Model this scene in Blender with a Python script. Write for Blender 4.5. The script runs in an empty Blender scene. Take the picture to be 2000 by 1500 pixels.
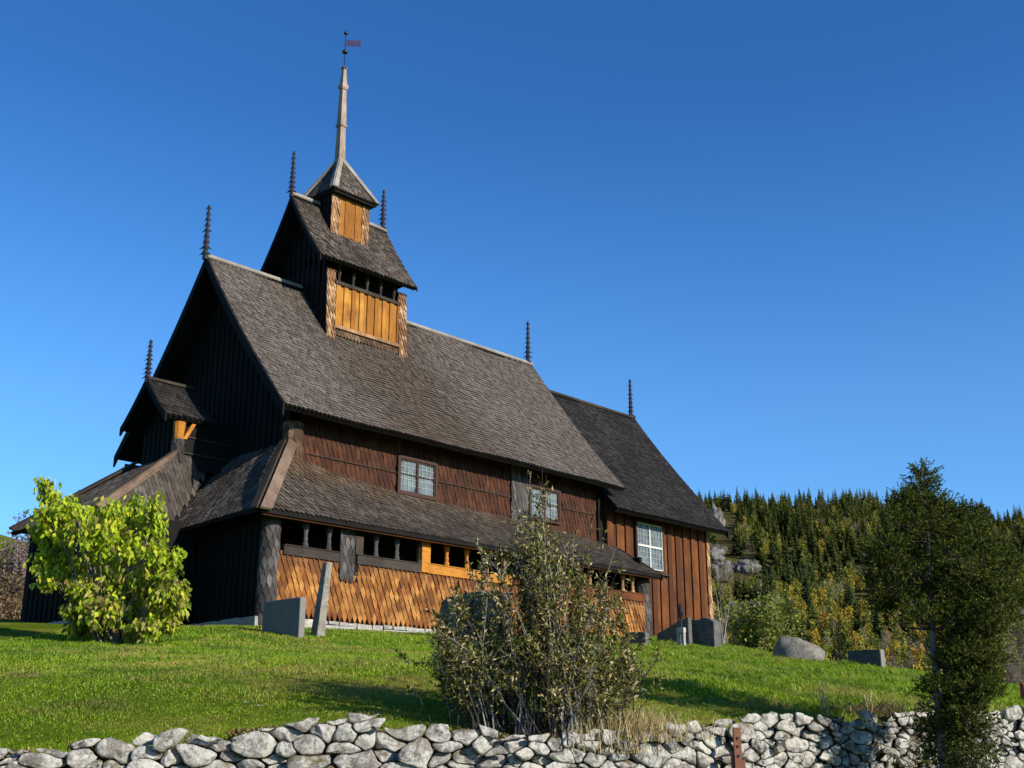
import bpy, math, random
import numpy as np
from mathutils import Vector, Matrix, noise
R = math.radians
rnd = random.Random(7)
npr = np.random.default_rng(11)
SC = bpy.context.scene
COL = SC.collection
# ------------------------------------------------------------------ camera, sky, sun
F = 2305.0; CU, CV = 1000.0, 750.0
PITCH = math.atan2(710, F); AZ = R(43.4)
FW = np.array([math.cos(PITCH)*math.cos(AZ), math.cos(PITCH)*math.sin(AZ), math.sin(PITCH)])
RT = np.array([math.sin(AZ), -math.cos(AZ), 0.0]); UP = np.cross(RT, FW)
HD = np.array([math.cos(AZ), math.sin(AZ), 0.0])
CAM = np.array([-14.818, -21.297, -2.467])
cd = bpy.data.cameras.new('camera'); cd.sensor_width = 36; cd.lens = F/2000*36
cd.clip_start = .1; cd.clip_end = 6000
co = bpy.data.objects.new('camera', cd); COL.objects.link(co)
co.matrix_world = Matrix(((RT[0], UP[0], -FW[0], CAM[0]), (RT[1], UP[1], -FW[1], CAM[1]), (RT[2], UP[2], -FW[2], CAM[2]), (0, 0, 0, 1)))
SC.camera = co
SUN_PHI, SUN_EL = R(9.0), R(25.0)          # azimuth east of the church's south, elevation
SV = Vector((math.sin(SUN_PHI)*math.cos(SUN_EL), -math.cos(SUN_PHI)*math.cos(SUN_EL), math.sin(SUN_EL)))
w = bpy.data.worlds.new('World'); SC.world = w; w.use_nodes = True
nt = w.node_tree; bg = nt.nodes['Background']
sky = nt.nodes.new('ShaderNodeTexSky'); sky.sky_type = 'NISHITA'; sky.sun_disc = False
sky.sun_elevation = SUN_EL; sky.sun_rotation = math.atan2(SV.x, SV.y); sky.altitude = 600
sky.air_density = 1.0; sky.dust_density = 0.25; sky.ozone_density = 3.0
tint = nt.nodes.new('ShaderNodeMix'); tint.data_type = 'RGBA'; tint.blend_type = 'MULTIPLY'; tint.inputs[0].default_value = 1
tint.inputs[7].default_value = (.45, 1.05, 1.58, 1)      # the deep blue of this clear autumn sky
tc = nt.nodes.new('ShaderNodeTexCoord'); sx_ = nt.nodes.new('ShaderNodeSeparateXYZ'); nt.links.new(tc.outputs['Generated'], sx_.inputs[0])
rp = nt.nodes.new('ShaderNodeValToRGB'); el_ = rp.color_ramp.elements       # paler air low down, deeper blue overhead
for i_, (p_, c_) in enumerate([(.02, (.74, 1.20, 1.62, 1)), (.27, (.70, 1.24, 1.68, 1)), (.37, (.53, 1.13, 1.64, 1)), (.50, (.36, .91, 1.45, 1))]):
    if i_ > 1: el_.new(p_)
    el_[i_].position = p_; el_[i_].color = c_
nt.links.new(sx_.outputs['Z'], rp.inputs[0]); nt.links.new(rp.outputs[0], tint.inputs[7])
nt.links.new(sky.outputs[0], tint.inputs[6]); nt.links.new(tint.outputs[2], bg.inputs[0]); bg.inputs[1].default_value = 0.088
sl = bpy.data.lights.new('sun', 'SUN'); sl.energy = 5.0; sl.angle = R(.53); sl.color = (1, .92, .78)
so = bpy.data.objects.new('sun', sl); COL.objects.link(so); so.rotation_euler = SV.to_track_quat('Z', 'Y').to_euler()
so.location = (0, -40, 40)
vs = SC.view_settings; vs.view_transform = 'Standard'; vs.look = 'None'; vs.gamma = 1; vs.use_curve_mapping = False
vs.exposure = 0.45
SC.render.film_transparent = False
try:
    SC.cycles.max_bounces = 6; SC.cycles.diffuse_bounces = 2; SC.cycles.transparent_max_bounces = 4
except Exception: pass

def ray(u, v): return FW*F + RT*(u-CU) + UP*(CV-v)
def gp(u, v, d):                                # point seen at (u,v), d metres ahead on the level
    r = ray(u, v); return CAM + r*(d/(r@HD))
def on(u, v, ax, val):
    r = ray(u, v); i = 'xyz'.index(ax); return CAM + r*((val-CAM[i])/r[i])

# ------------------------------------------------------------------ materials
def mat(name, build, rough=.85, spec=.25):
    m = bpy.data.materials.new(name); m.use_nodes = True
    t = m.node_tree; b = t.nodes['Principled BSDF']
    b.inputs['Roughness'].default_value = rough; b.inputs['Specular IOR Level'].default_value = spec
    build(t, b); return m
def N(t, k, **kw):
    n = t.nodes.new(k)
    for a, v in kw.items():
        if a in n.inputs.keys() if isinstance(a, str) else False: n.inputs[a].default_value = v
        else: setattr(n, a, v)
    return n
def noise_n(t, scale, detail=4, vec=None, rough=.6):
    n = t.nodes.new('ShaderNodeTexNoise'); n.inputs['Scale'].default_value = scale
    n.inputs['Detail'].default_value = detail; n.inputs['Roughness'].default_value = rough
    if vec is None:
        g = t.nodes.new('ShaderNodeTexCoord'); vec = g.outputs['Object']
    t.links.new(vec, n.inputs['Vector']); return n.outputs['Fac']
def ramp(t, fac, stops, mode='LINEAR'):
    r = t.nodes.new('ShaderNodeValToRGB'); r.color_ramp.interpolation = mode
    e = r.color_ramp.elements
    while len(e) < len(stops): e.new(.5)
    for i, (p, c) in enumerate(stops):
        e[i].position = p; e[i].color = (*c, 1) if len(c) == 3 else c
    t.links.new(fac, r.inputs[0]); return r.outputs[0]
def mixc(t, fac, a, b, mode='MIX'):
    m = t.nodes.new('ShaderNodeMix'); m.data_type = 'RGBA'; m.blend_type = mode
    for s, v in ((m.inputs[0], fac), (m.inputs[6], a), (m.inputs[7], b)):
        if hasattr(v, 'links') or hasattr(v, 'is_linked'): t.links.new(v, s)
        elif isinstance(v, (int, float)): s.default_value = v
        else: s.default_value = (*v, 1)
    return m.outputs[2]
def math_n(t, op, a, b=0.0, clamp=False):
    m = t.nodes.new('ShaderNodeMath'); m.operation = op; m.use_clamp = clamp
    for s, v in ((m.inputs[0], a), (m.inputs[1], b)):
        if isinstance(v, (int, float)): s.default_value = v
        else: t.links.new(v, s)
    return m.outputs[0]
def island(t): return t.nodes.new('ShaderNodeNewGeometry').outputs['Random Per Island']
def objz(t, ax='Z'):
    g = t.nodes.new('ShaderNodeTexCoord'); s = t.nodes.new('ShaderNodeSeparateXYZ')
    t.links.new(g.outputs['Object'], s.inputs[0]); return s.outputs[ax]
def bump(t, b, h, s=.4, d=.01):
    n = t.nodes.new('ShaderNodeBump'); n.inputs['Strength'].default_value = s; n.inputs['Distance'].default_value = d
    t.links.new(h, n.inputs['Height']); t.links.new(n.outputs[0], b.inputs['Normal'])
def stretched(t, sx, sy, sz):
    g = t.nodes.new('ShaderNodeTexCoord'); m = t.nodes.new('ShaderNodeMapping')
    m.inputs['Scale'].default_value = (sx, sy, sz); t.links.new(g.outputs['Object'], m.inputs[0]); return m.outputs[0]

def wood(name, dark, mid, light, big=.35, grain=(9, 9, .9), zgrad=None, rough=.85):
    """tarred / weathered wood: tone per board or shingle, large stains, grain"""
    def f(t, b):
        c = ramp(t, island(t), [(0, dark), (.45, mid), (1, light)])
        st = noise_n(t, big*3, 5)
        c = mixc(t, ramp(t, st, [(.38, (0, 0, 0)), (.68, (1, 1, 1))]), c, mixc(t, 1, c, tuple(.25+2*x for x in mid), 'MULTIPLY') if False else dark)
        g = noise_n(t, 4, 6, stretched(t, *grain))
        c = mixc(t, .75, c, ramp(t, g, [(.25, (.45, .45, .45)), (.6, (1, 1, 1)), (.85, (1.25, 1.25, 1.25))]), 'MULTIPLY')
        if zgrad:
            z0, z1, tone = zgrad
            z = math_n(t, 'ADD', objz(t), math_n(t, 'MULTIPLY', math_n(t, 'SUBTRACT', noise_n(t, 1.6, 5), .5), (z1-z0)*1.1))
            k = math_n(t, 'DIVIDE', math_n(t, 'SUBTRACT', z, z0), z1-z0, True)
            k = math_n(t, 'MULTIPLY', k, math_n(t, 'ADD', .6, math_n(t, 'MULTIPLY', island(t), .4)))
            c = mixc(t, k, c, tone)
        t.links.new(c, b.inputs['Base Color'])
        bump(t, b, g, .35, .006)
    return mat(name, f, rough)

M = {}
def roof_f(t, b):
    c = ramp(t, island(t), [(0, (.088, .07, .057)), (.5, (.118, .097, .081)), (1, (.16, .134, .113))])
    br = ramp(t, island(t), [(0, (.052, .037, .026)), (.5, (.074, .054, .038)), (1, (.104, .079, .057))])
    x = objz(t, 'X'); n = noise_n(t, .55, 5); n2 = noise_n(t, 2.2, 5, stretched(t, 1.6, .35, .35))
    band = math_n(t, 'SUBTRACT', 1, math_n(t, 'DIVIDE', math_n(t, 'ABSOLUTE', math_n(t, 'SUBTRACT', x, 5.6)), 3.2), True)   # browner below the tower
    k = math_n(t, 'ADD', math_n(t, 'MULTIPLY', band, .42), math_n(t, 'MULTIPLY', math_n(t, 'ADD', n, n2), .42))
    c = mixc(t, ramp(t, k, [(.42, (0, 0, 0)), (.72, (.9, .9, .9))]), c, br)
    g = noise_n(t, 4, 6, stretched(t, 9, 3, 3)); c = mixc(t, .6, c, ramp(t, g, [(.25, (.5, .5, .5)), (.6, (1, 1, 1)), (.85, (1.2, 1.2, 1.2))]), 'MULTIPLY')
    t.links.new(c, b.inputs['Base Color']); bump(t, b, g, .3, .006)
M['roof_grey'] = mat('weathered_roof_shingles', roof_f)
M['roof_brown'] = wood('brown_roof_shingles', (.045, .034, .026), (.10, .078, .06), (.19, .155, .125), .3)
M['roof_tar'] = wood('tarred_roof_shingles', (.013, .011, .010), (.030, .026, .023), (.055, .048, .042), .3)
M['roof_aisle'] = wood('aisle_roof_shingles', (.045, .035, .027), (.078, .061, .048), (.125, .10, .08), .5, zgrad=(3.25, 4.9, (.15, .078, .028)))
M['roof_westside'] = wood('dark_west_shingles', (.04, .032, .026), (.09, .074, .062), (.15, .13, .11), .4)
M['wall_red'] = wood('red_brown_shingles', (.035, .012, .006), (.07, .022, .008), (.10, .037, .016), .5)
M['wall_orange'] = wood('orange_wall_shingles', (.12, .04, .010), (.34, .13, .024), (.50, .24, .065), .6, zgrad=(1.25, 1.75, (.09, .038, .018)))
M['post_grey'] = wood('grey_post_shingles', (.035, .03, .028), (.085, .075, .07), (.16, .145, .135), .5)
M['post_brown'] = wood('brown_post_shingles', (.05, .03, .018), (.13, .075, .042), (.24, .15, .09), .5)
M['post_tan'] = wood('pale_tan_shingles', (.14, .065, .028), (.36, .20, .095), (.55, .36, .2), .5)
M['board_gold'] = wood('golden_boards', (.22, .08, .012), (.42, .18, .026), (.52, .25, .045), .5, (12, 12, .8))
M['board_red'] = wood('red_brown_boards', (.06, .019, .006), (.12, .037, .009), (.19, .06, .013), .4, (14, 14, .6))
M['board_black'] = wood('tarred_boards', (.0028, .0022, .002), (.0045, .0035, .003), (.008, .006, .005), .4, (12, 12, .6))  # black tar, set darker still to put the west side's shade into the colour
M['wood_black'] = wood('tarred_timber', (.003, .0025, .0024), (.005, .004, .0036), (.009, .007, .006), .4)
M['trim_dark'] = wood('dark_trim', (.025, .018, .013), (.05, .036, .026), (.08, .06, .045), .5)
M['trim_grey'] = wood('pale_grey_trim', (.18, .155, .13), (.30, .265, .225), (.42, .375, .325), .5, (6, 6, 6))
M['trim_brown'] = wood('brown_trim', (.11, .068, .045), (.20, .135, .095), (.28, .2, .15), .5, (5, 5, 5))
M['trim_orange'] = wood('new_orange_timber', (.36, .13, .018), (.48, .19, .025), (.55, .24, .035), .5, (1.2, 10, 10))
M['rail_grey'] = wood('grey_rail', (.03, .022, .017), (.055, .042, .033), (.085, .066, .052), .5, (1, 9, 9))
M['spire'] = wood('bleached_spire_wood', (.22, .155, .115), (.36, .27, .21), (.48, .385, .32), .5, (12, 12, 1))

def stone_mat(name, a, bb, c, moss=0.0, scale=1.0):
    def f(t, b):
        n1 = noise_n(t, 3.2*scale, 8, rough=.7); n2 = noise_n(t, 22*scale, 5, rough=.75)
        k = mixc(t, .5, ramp(t, n1, [(.3, a), (.5, bb), (.72, c)]), ramp(t, n2, [(.32, a), (.5, bb), (.66, c)]))
        k = mixc(t, .55, k, ramp(t, island(t), [(0, (.55, .55, .55)), (.5, (.9, .88, .86)), (1, (1.25, 1.2, 1.15))]), 'MULTIPLY')
        if moss:
            nm = noise_n(t, 5*scale, 6)
            g = t.nodes.new('ShaderNodeNewGeometry'); s = t.nodes.new('ShaderNodeSeparateXYZ')
            t.links.new(g.outputs['Normal'], s.inputs[0])
            q = math_n(t, 'ADD', nm, math_n(t, 'MULTIPLY', s.outputs['Z'], .12))
            k = mixc(t, ramp(t, q, [(.60, (0, 0, 0)), (.70, (moss, moss, moss))]), k, (.10, .085, .022))
        t.links.new(k, b.inputs['Base Color'])
        bump(t, b, math_n(t, 'ADD', math_n(t, 'MULTIPLY', n2, .5), n1), .9, .03/scale)
    return mat(name, f, .9, .2)
def wallstone_f(t, b):
    n1 = noise_n(t, 4.5, 9, rough=.72); n2 = noise_n(t, 30, 6, rough=.75); n3 = noise_n(t, 11, 7, rough=.7)
    base = ramp(t, island(t), [(0, (.06, .055, .05)), (.3, (.12, .113, .105)), (.55, (.20, .178, .16)), (.8, (.28, .262, .24)), (1, (.14, .128, .112))])
    base = mixc(t, .8, base, ramp(t, n3, [(.3, (.35, .34, .33)), (.5, (1, 1, 1)), (.72, (1.5, 1.48, 1.45))]), 'MULTIPLY')
    q = math_n(t, 'ADD', math_n(t, 'MULTIPLY', n1, .65), math_n(t, 'MULTIPLY', n2, .35))
    c = mixc(t, ramp(t, q, [(.45, (0, 0, 0)), (.545, (.9, .9, .9))]), base, (.58, .555, .50))           # pale crust lichen
    c = mixc(t, ramp(t, n2, [(.24, (.75, .75, .75)), (.36, (0, 0, 0))]), c, (.035, .032, .028))
    g = t.nodes.new('ShaderNodeNewGeometry'); s_ = t.nodes.new('ShaderNodeSeparateXYZ'); t.links.new(g.outputs['Normal'], s_.inputs[0])
    m = math_n(t, 'ADD', noise_n(t, 3.1, 6), math_n(t, 'MULTIPLY', s_.outputs['Z'], .10))
    c = mixc(t, ramp(t, m, [(.60, (0, 0, 0)), (.69, (.85, .85, .85))]), c, (.11, .085, .025))
    t.links.new(c, b.inputs['Base Color']); bump(t, b, math_n(t, 'ADD', math_n(t, 'MULTIPLY', n2, .6), n3), 1, .035)
M['stone'] = mat('lichen_stone', wallstone_f, .95, .1)
M['foundation'] = stone_mat('foundation_stone', (.12, .113, .10), (.34, .325, .30), (.58, .56, .52), scale=1.6)
M['granite'] = stone_mat('grey_granite', (.14, .135, .13), (.20, .195, .185), (.27, .262, .25), scale=2.5)
M['darkstone'] = stone_mat('dark_gravestone', (.035, .035, .035), (.075, .073, .07), (.15, .145, .14), scale=1.5)
M['boulder'] = stone_mat('lichen_boulder', (.05, .047, .043), (.14, .13, .115), (.34, .32, .26), .7, scale=1.3)
M['headstone'] = stone_mat('weathered_headstone', (.04, .038, .035), (.11, .105, .097), (.26, .25, .225), scale=1.5)
M['slate'] = stone_mat('lichen_slate', (.08, .075, .07), (.24, .22, .19), (.5, .46, .38), scale=1.5)
def cliff_f(t, b):
    n1 = noise_n(t, .35, 8, stretched(t, 1, 1, .22), .75); n2 = noise_n(t, .08, 6)
    c = ramp(t, n1, [(.36, (.04, .037, .033)), (.5, (.20, .188, .175)), (.66, (.44, .42, .395))]); c = mixc(t, ramp(t, n2, [(.42, (0, 0, 0)), (.6, (.8, .8, .8))]), c, (.07, .055, .025))
    t.links.new(c, b.inputs['Base Color']); bump(t, b, n1, 1, 2.5)
M['cliff'] = mat('cliff_rock', cliff_f, .95, .1)

def glass_f(t, b):
    n = noise_n(t, 3, 3)
    t.links.new(ramp(t, n, [(.3, (.06, .075, .077)), (.7, (.17, .20, .20))]), b.inputs['Base Color'])
    bump(t, b, noise_n(t, 6, 2), .12, .02)
M['glass'] = mat('old_leaded_glass', glass_f, .22, .5)
def flat(name, c, rough=.7, spec=.3, metal=0):
    def f(t, b):
        n = noise_n(t, 14, 5)
        t.links.new(mixc(t, .6, c, ramp(t, n, [(.3, (.6, .6, .6)), (.7, (1.15, 1.15, 1.15))]), 'MULTIPLY'), b.inputs['Base Color'])
        b.inputs['Metallic'].default_value = metal
    return mat(name, f, rough, spec)
M['came'] = flat('pale_lead_came', (.36, .38, .385), .6)
M['sash'] = flat('brown_sash', (.045, .018, .010))
M['sash_white'] = flat('weathered_white_sash', (.55, .52, .48))
M['iron'] = flat('black_iron', (.012, .012, .016), .35, .5)
M['vane'] = flat('painted_vane_metal', (.10, .035, .04), .5)
M['rust'] = flat('rusty_iron', (.23, .105, .065), .9, .1)
M['finial'] = flat('dark_carved_wood', (.02, .018, .03), .6)
M['soil'] = flat('bare_earth', (.07, .05, .03), 1, 0)
M['redpaint'] = flat('faded_red_paint', (.35, .05, .04))

def leafmat(name, stops, transl=.35, rough=.55, obj_rand=False, spec=.3, mode='LINEAR'):
    m = bpy.data.materials.new(name); m.use_nodes = True; t = m.node_tree
    b = t.nodes['Principled BSDF']; b.inputs['Roughness'].default_value = rough; b.inputs['Specular IOR Level'].default_value = spec
    fac = island(t)
    c = ramp(t, fac, stops, mode)
    if obj_rand:
        o = t.nodes.new('ShaderNodeObjectInfo').outputs['Random']
        c = mixc(t, .8, c, ramp(t, o, obj_rand), 'MULTIPLY')
    tr = t.nodes.new('ShaderNodeBsdfTranslucent'); mx = t.nodes.new('ShaderNodeMixShader')
    mx.inputs[0].default_value = transl
    t.links.new(c, b.inputs['Base Color']); t.links.new(c, tr.inputs[0])
    t.links.new(b.outputs[0], mx.inputs[1]); t.links.new(tr.outputs[0], mx.inputs[2])
    t.links.new(mx.outputs[0], t.nodes['Material Output'].inputs[0]); return m
M['leaf_lime'] = leafmat('lime_leaf', [(0, (.12, .19, .010)), (.35, (.32, .44, .015)), (.75, (.52, .62, .025)), (1, (.62, .56, .05))], .45)
M['leaf_fade'] = leafmat('fading_leaf', [(0, (.10, .07, .02)), (.4, (.32, .28, .06)), (.8, (.45, .42, .10)), (1, (.22, .10, .03))], .4)
M['leaf_olive'] = leafmat('olive_leaf', [(0, (.030, .020, .011)), (.2, (.075, .065, .018)), (.5, (.14, .16, .024)), (.66, (.23, .22, .045)), (.78, (.42, .33, .14)), (1, (.62, .50, .28))], .3, .75, spec=.08)
M['juniper'] = leafmat('juniper_needle', [(0, (.022, .034, .007)), (.55, (.060, .078, .012)), (1, (.135, .14, .024))], .2, .75, spec=.08)
M['bark_grey'] = flat('grey_bark', (.17, .145, .125), .95, .1)
M['bark_dark'] = flat('dark_bark', (.06, .048, .04), .95, .1)
M['bark_pale'] = flat('pale_bark', (.30, .27, .24), .95, .1)
M['drygrass'] = leafmat('dry_grass', [(0, (.20, .13, .045)), (.5, (.46, .36, .15)), (1, (.62, .52, .26))], .35)
M['twig_brown'] = leafmat('brown_twig', [(0, (.045, .028, .014)), (.5, (.11, .07, .032)), (1, (.22, .145, .065))], .1)
M['twig_pink'] = leafmat('pinkish_twig', [(0, (.12, .08, .08)), (1, (.26, .18, .17))], .1)
M['herb'] = leafmat('green_herb', [(0, (.05, .11, .015)), (1, (.12, .22, .03))], .4)
M['whiteflower'] = flat('white_petal', (.7, .66, .6))
M['spruce'] = leafmat('spruce_needle', [(0, (.034, .05, .012)), (.6, (.085, .115, .027)), (1, (.15, .175, .045))], .12, .7, [(0, (.5, .6, .6)), (.6, (1.0, 1.0, 1)), (1, (1.7, 1.45, .9))])
M['birch_gold'] = leafmat('golden_birch_leaf', [(0, (.24, .16, .018)), (.6, (.46, .33, .03)), (1, (.60, .46, .06))], .3, .6, [(0, (.75, .55, .6)), (.5, (.9, .95, 1)), (1, (1.2, 1.15, 1))])
M['birch_olive'] = leafmat('olive_birch_leaf', [(0, (.14, .14, .018)), (.6, (.26, .26, .03)), (1, (.38, .36, .06))], .3, .6, [(0, (.6, .7, .7)), (.5, (.9, 1, 1)), (1, (1.2, 1.1, 1))])
M['birch_bare'] = leafmat('bare_birch_twig', [(0, (.13, .10, .075)), (1, (.30, .235, .18))], .1, .8)

def grass_mat():
    m = bpy.data.materials.new('grass_blade'); m.use_nodes = True; t = m.node_tree
    b = t.nodes['Principled BSDF']; b.inputs['Roughness'].default_value = .5; b.inputs['Specular IOR Level'].default_value = .25
    c = ramp(t, island(t), [(0, (.085, .165, .007)), (.5, (.20, .355, .011)), (.85, (.32, .45, .022)), (1, (.50, .40, .11))])
    n1 = noise_n(t, .45, 5); n2 = noise_n(t, 2.6, 4)
    c = mixc(t, ramp(t, math_n(t, 'ADD', math_n(t, 'MULTIPLY', n1, .6), math_n(t, 'MULTIPLY', n2, .4)), [(.51, (0, 0, 0)), (.63, (.85, .85, .85))]), c, (.42, .33, .095))
    n4 = noise_n(t, .8, 6, rough=.7); c = mixc(t, ramp(t, n4, [(.57, (0, 0, 0)), (.68, (.8, .8, .8))]), c, (.30, .22, .085))
    n3 = noise_n(t, 1.1, 4)
    c = mixc(t, .8, c, ramp(t, n3, [(.34, (.34, .52, .4)), (.52, (1, 1, 1)), (.72, (1.3, 1.15, 1.1))]), 'MULTIPLY')
    tr = t.nodes.new('ShaderNodeBsdfTranslucent'); mx = t.nodes.new('ShaderNodeMixShader'); mx.inputs[0].default_value = .4
    t.links.new(c, b.inputs['Base Color']); t.links.new(c, tr.inputs[0])
    t.links.new(b.outputs[0], mx.inputs[1]); t.links.new(tr.outputs[0], mx.inputs[2])
    t.links.new(mx.outputs[0], t.nodes['Material Output'].inputs[0]); return m
M['grass'] = grass_mat()
M['mossy'] = leafmat('moss', [(0, (.07, .045, .02)), (.4, (.14, .10, .03)), (.75, (.20, .17, .03)), (1, (.32, .24, .08))], .2)
def ground_f(t, b):
    n = noise_n(t, .5, 8); n2 = noise_n(t, 9, 6, rough=.7)
    c = ramp(t, n, [(.3, (.06, .10, .008)), (.5, (.105, .15, .012)), (.68, (.22, .17, .045))])
    c = mixc(t, .7, c, ramp(t, n2, [(.3, (.4, .4, .4)), (.7, (1.3, 1.3, 1.2))]), 'MULTIPLY')
    t.links.new(c, b.inputs['Base Color']); bump(t, b, n2, .8, .06)
M['ground'] = mat('meadow_ground', ground_f, 1, 0)
def hill_f(t, b):
    n = noise_n(t, .02, 8); n2 = noise_n(t, .12, 8, rough=.7)
    c = ramp(t, n, [(.3, (.06, .06, .022)), (.5, (.12, .10, .04)), (.7, (.18, .145, .06))])
    c = mixc(t, .8, c, ramp(t, n2, [(.3, (.35, .35, .35)), (.7, (1.3, 1.25, 1.2))]), 'MULTIPLY')
    t.links.new(c, b.inputs['Base Color']); bump(t, b, n2, 1, 3)
M['hill'] = mat('hillside_ground', hill_f, 1, 0)

# ------------------------------------------------------------------ mesh helpers
def V(*a): return np.array(a, float)
def unit(a): a = np.asarray(a, float); return a/(np.linalg.norm(a)+1e-12)
class MB:
    def __init__(s): s.v = []; s.f = []; s.m = []; s.mats = []; s.cur = 0
    def use(s, name):
        if name not in s.mats: s.mats.append(name)
        s.cur = s.mats.index(name); return s
    def add(s, vs, fs):
        o = len(s.v); s.v += [tuple(map(float, p)) for p in vs]
        for f in fs: s.f.append(tuple(i+o for i in f)); s.m.append(s.cur)
    def hexa(s, p):     # 4 bottom ccw, 4 top
        s.add(p, [(3, 2, 1, 0), (4, 5, 6, 7), (0, 1, 5, 4), (1, 2, 6, 5), (2, 3, 7, 6), (3, 0, 4, 7)])
    def box(s, x0, x1, y0, y1, z0, z1):
        s.hexa([(x0, y0, z0), (x1, y0, z0), (x1, y1, z0), (x0, y1, z0), (x0, y0, z1), (x1, y0, z1), (x1, y1, z1), (x0, y1, z1)])
    def beam(s, a, b, wv, hv):          # a->b with half-vectors
        a, b, wv, hv = map(np.asarray, (a, b, wv, hv))
        s.hexa([a-wv-hv, a+wv-hv, a+wv+hv, a-wv+hv, b-wv-hv, b+wv-hv, b+wv+hv, b-wv+hv])
    def slab(s, pts, off):              # polygon pts extruded by vector off
        n = len(pts); off = np.asarray(off); p = [np.asarray(q, float) for q in pts]
        s.add(p+[q+off for q in p], [tuple(range(n-1, -1, -1)), tuple(range(n, 2*n))]+[(i, (i+1) % n, n+(i+1) % n, n+i) for i in range(n)])
    def tube(s, pts, rad, n=6, cap=True):
        pts = [np.asarray(p, float) for p in pts]; rings = []
        up = V(0, 0, 1)
        for i, p in enumerate(pts):
            d = unit(pts[min(i+1, len(pts)-1)]-pts[max(i-1, 0)])
            a = np.cross(d, up); a = unit(a) if np.linalg.norm(a) > .05 else V(1, 0, 0)
            b = np.cross(d, a); r = rad[i] if hasattr(rad, '__len__') else rad
            rings += [p+r*(a*math.cos(2*math.pi*k/n)+b*math.sin(2*math.pi*k/n)) for k in range(n)]
        fs = []
        for i in range(len(pts)-1):
            for k in range(n): fs.append((i*n+k, i*n+(k+1) % n, (i+1)*n+(k+1) % n, (i+1)*n+k))
        if cap: fs += [tuple(range(n-1, -1, -1)), tuple(range((len(pts)-1)*n, len(pts)*n))]
        s.add(rings, fs)
    def lathe(s, c, prof, n=10, sq=False):      # prof: (r, z)
        c = np.asarray(c, float); vs = []
        for r, z in prof:
            for k in range(n):
                a = 2*math.pi*(k+.5)/n; q = r/max(math.cos(math.pi/n), .1) if sq else r
                vs.append(c+V(q*math.cos(a), q*math.sin(a), z))
        fs = [(i*n+k, i*n+(k+1) % n, (i+1)*n+(k+1) % n, (i+1)*n+k) for i in range(len(prof)-1) for k in range(n)]
        fs += [tuple(range(n-1, -1, -1)), tuple(range((len(prof)-1)*n, len(prof)*n))]
        s.add(vs, fs)
    def build(s, name, parent=None, smooth=False):
        me = bpy.data.meshes.new(name); me.from_pydata(s.v, [], s.f)
        for m in s.mats: me.materials.append(M[m])
        me.polygons.foreach_set('material_index', s.m)
        if smooth: me.polygons.foreach_set('use_smooth', [True]*len(s.f))
        me.update()
        o = bpy.data.objects.new(name, me); COL.objects.link(o)
        if parent:
            o.parent = parent
        return o
def poly_mesh(name, P, k, mats, mi=None, parent=None, smooth=False):
    """P (n*k,3) vertices, every k of them one face (fast path for foliage)"""
    P = np.ascontiguousarray(P, np.float32); n = len(P)//k
    me = bpy.data.meshes.new(name); me.vertices.add(n*k); me.vertices.foreach_set('co', P.ravel())
    me.loops.add(n*k); me.loops.foreach_set('vertex_index', np.arange(n*k, dtype=np.int32))
    me.polygons.add(n); me.polygons.foreach_set('loop_start', np.arange(0, n*k, k, dtype=np.int32))
    for m in mats: me.materials.append(M[m])
    if mi is not None: me.polygons.foreach_set('material_index', np.asarray(mi, np.int32))
    if smooth: me.polygons.foreach_set('use_smooth', np.ones(n, bool))
    me.update(calc_edges=True); me.validate()
    o = bpy.data.objects.new(name, me); COL.objects.link(o)
    if parent: o.parent = parent
    return o
def tag(o, label, cat, group=None):
    o['label'] = label; o['category'] = cat
    if group: o['group'] = group
    return o
def struct(o, kind='structure'): o['kind'] = kind; return o
def thing(name, label, cat, group=None, loc=(0, 0, 0)):
    o = bpy.data.objects.new(name, None); COL.objects.link(o); o.location = loc; o.empty_display_size = .3
    return tag(o, label, cat, group)

def shingles(mb, fn, s0, s1, t0, t1, w, e, tip=None, th=.022, L=None, keep=None, jit=.06, gap=.06):
    """overlapping shingles over a surface fn(s, t, h) -> point; w wide, e showing, pointed by tip"""
    L = L or e*1.9; tip = e*.55 if tip is None else tip
    row = 0; t = t0
    while t < t1-.02:
        off = (row % 2)*w*.5; s = s0-w*.5+off
        while s < s1+w*.5:
            j = rnd.uniform(-jit, jit)*e; ws = w*(1-gap-rnd.random()*.07)*.5
            a, b = max(s-ws, s0), min(s+ws, s1)
            if b-a > w*.15 and (keep is None or keep(s, t+e*.6)):
                tb = t+j; tt = min(tb+L, t1+.02); sh = min(tb+tip, tt); c = min(max(s, a), b)
                hh = th*(1+rnd.uniform(-.25, .4)); k = max(0., 1-(sh-tb)/L)
                lift = rnd.uniform(0, .004)
                top = [fn(c, tb, hh+lift), fn(b, sh, hh*k+.006+lift), fn(b, tt, .004), fn(a, tt, .004), fn(a, sh, hh*k+.006)]
                bot = [fn(c, tb, -.004), fn(b, sh, -.004), fn(b, tt, -.004), fn(a, tt, -.004), fn(a, sh, -.004)]
                mb.add(top+bot, [(0, 1, 2, 3, 4), (0, 5, 6, 1), (1, 6, 7, 2), (4, 3, 8, 9), (0, 4, 9, 5)])
            s += w
        t += e; row += 1
def plane_fn(o, sd, td):
    o = np.asarray(o, float); sd = unit(sd); td = unit(td); n = np.cross(sd, td)
    return lambda s, t, h: o+sd*s+td*t+n*h
def cyl_fn(cx, cy, z0, r0, r1, H, lean=(0, 0)):
    def f(s, t, h):
        q = t/H; r = r0+(r1-r0)*q; a = s/max(r0, r1)
        return V(cx+lean[0]*q+(r+h)*math.cos(a), cy+lean[1]*q+(r+h)*math.sin(a), z0+t)
    return f
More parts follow.
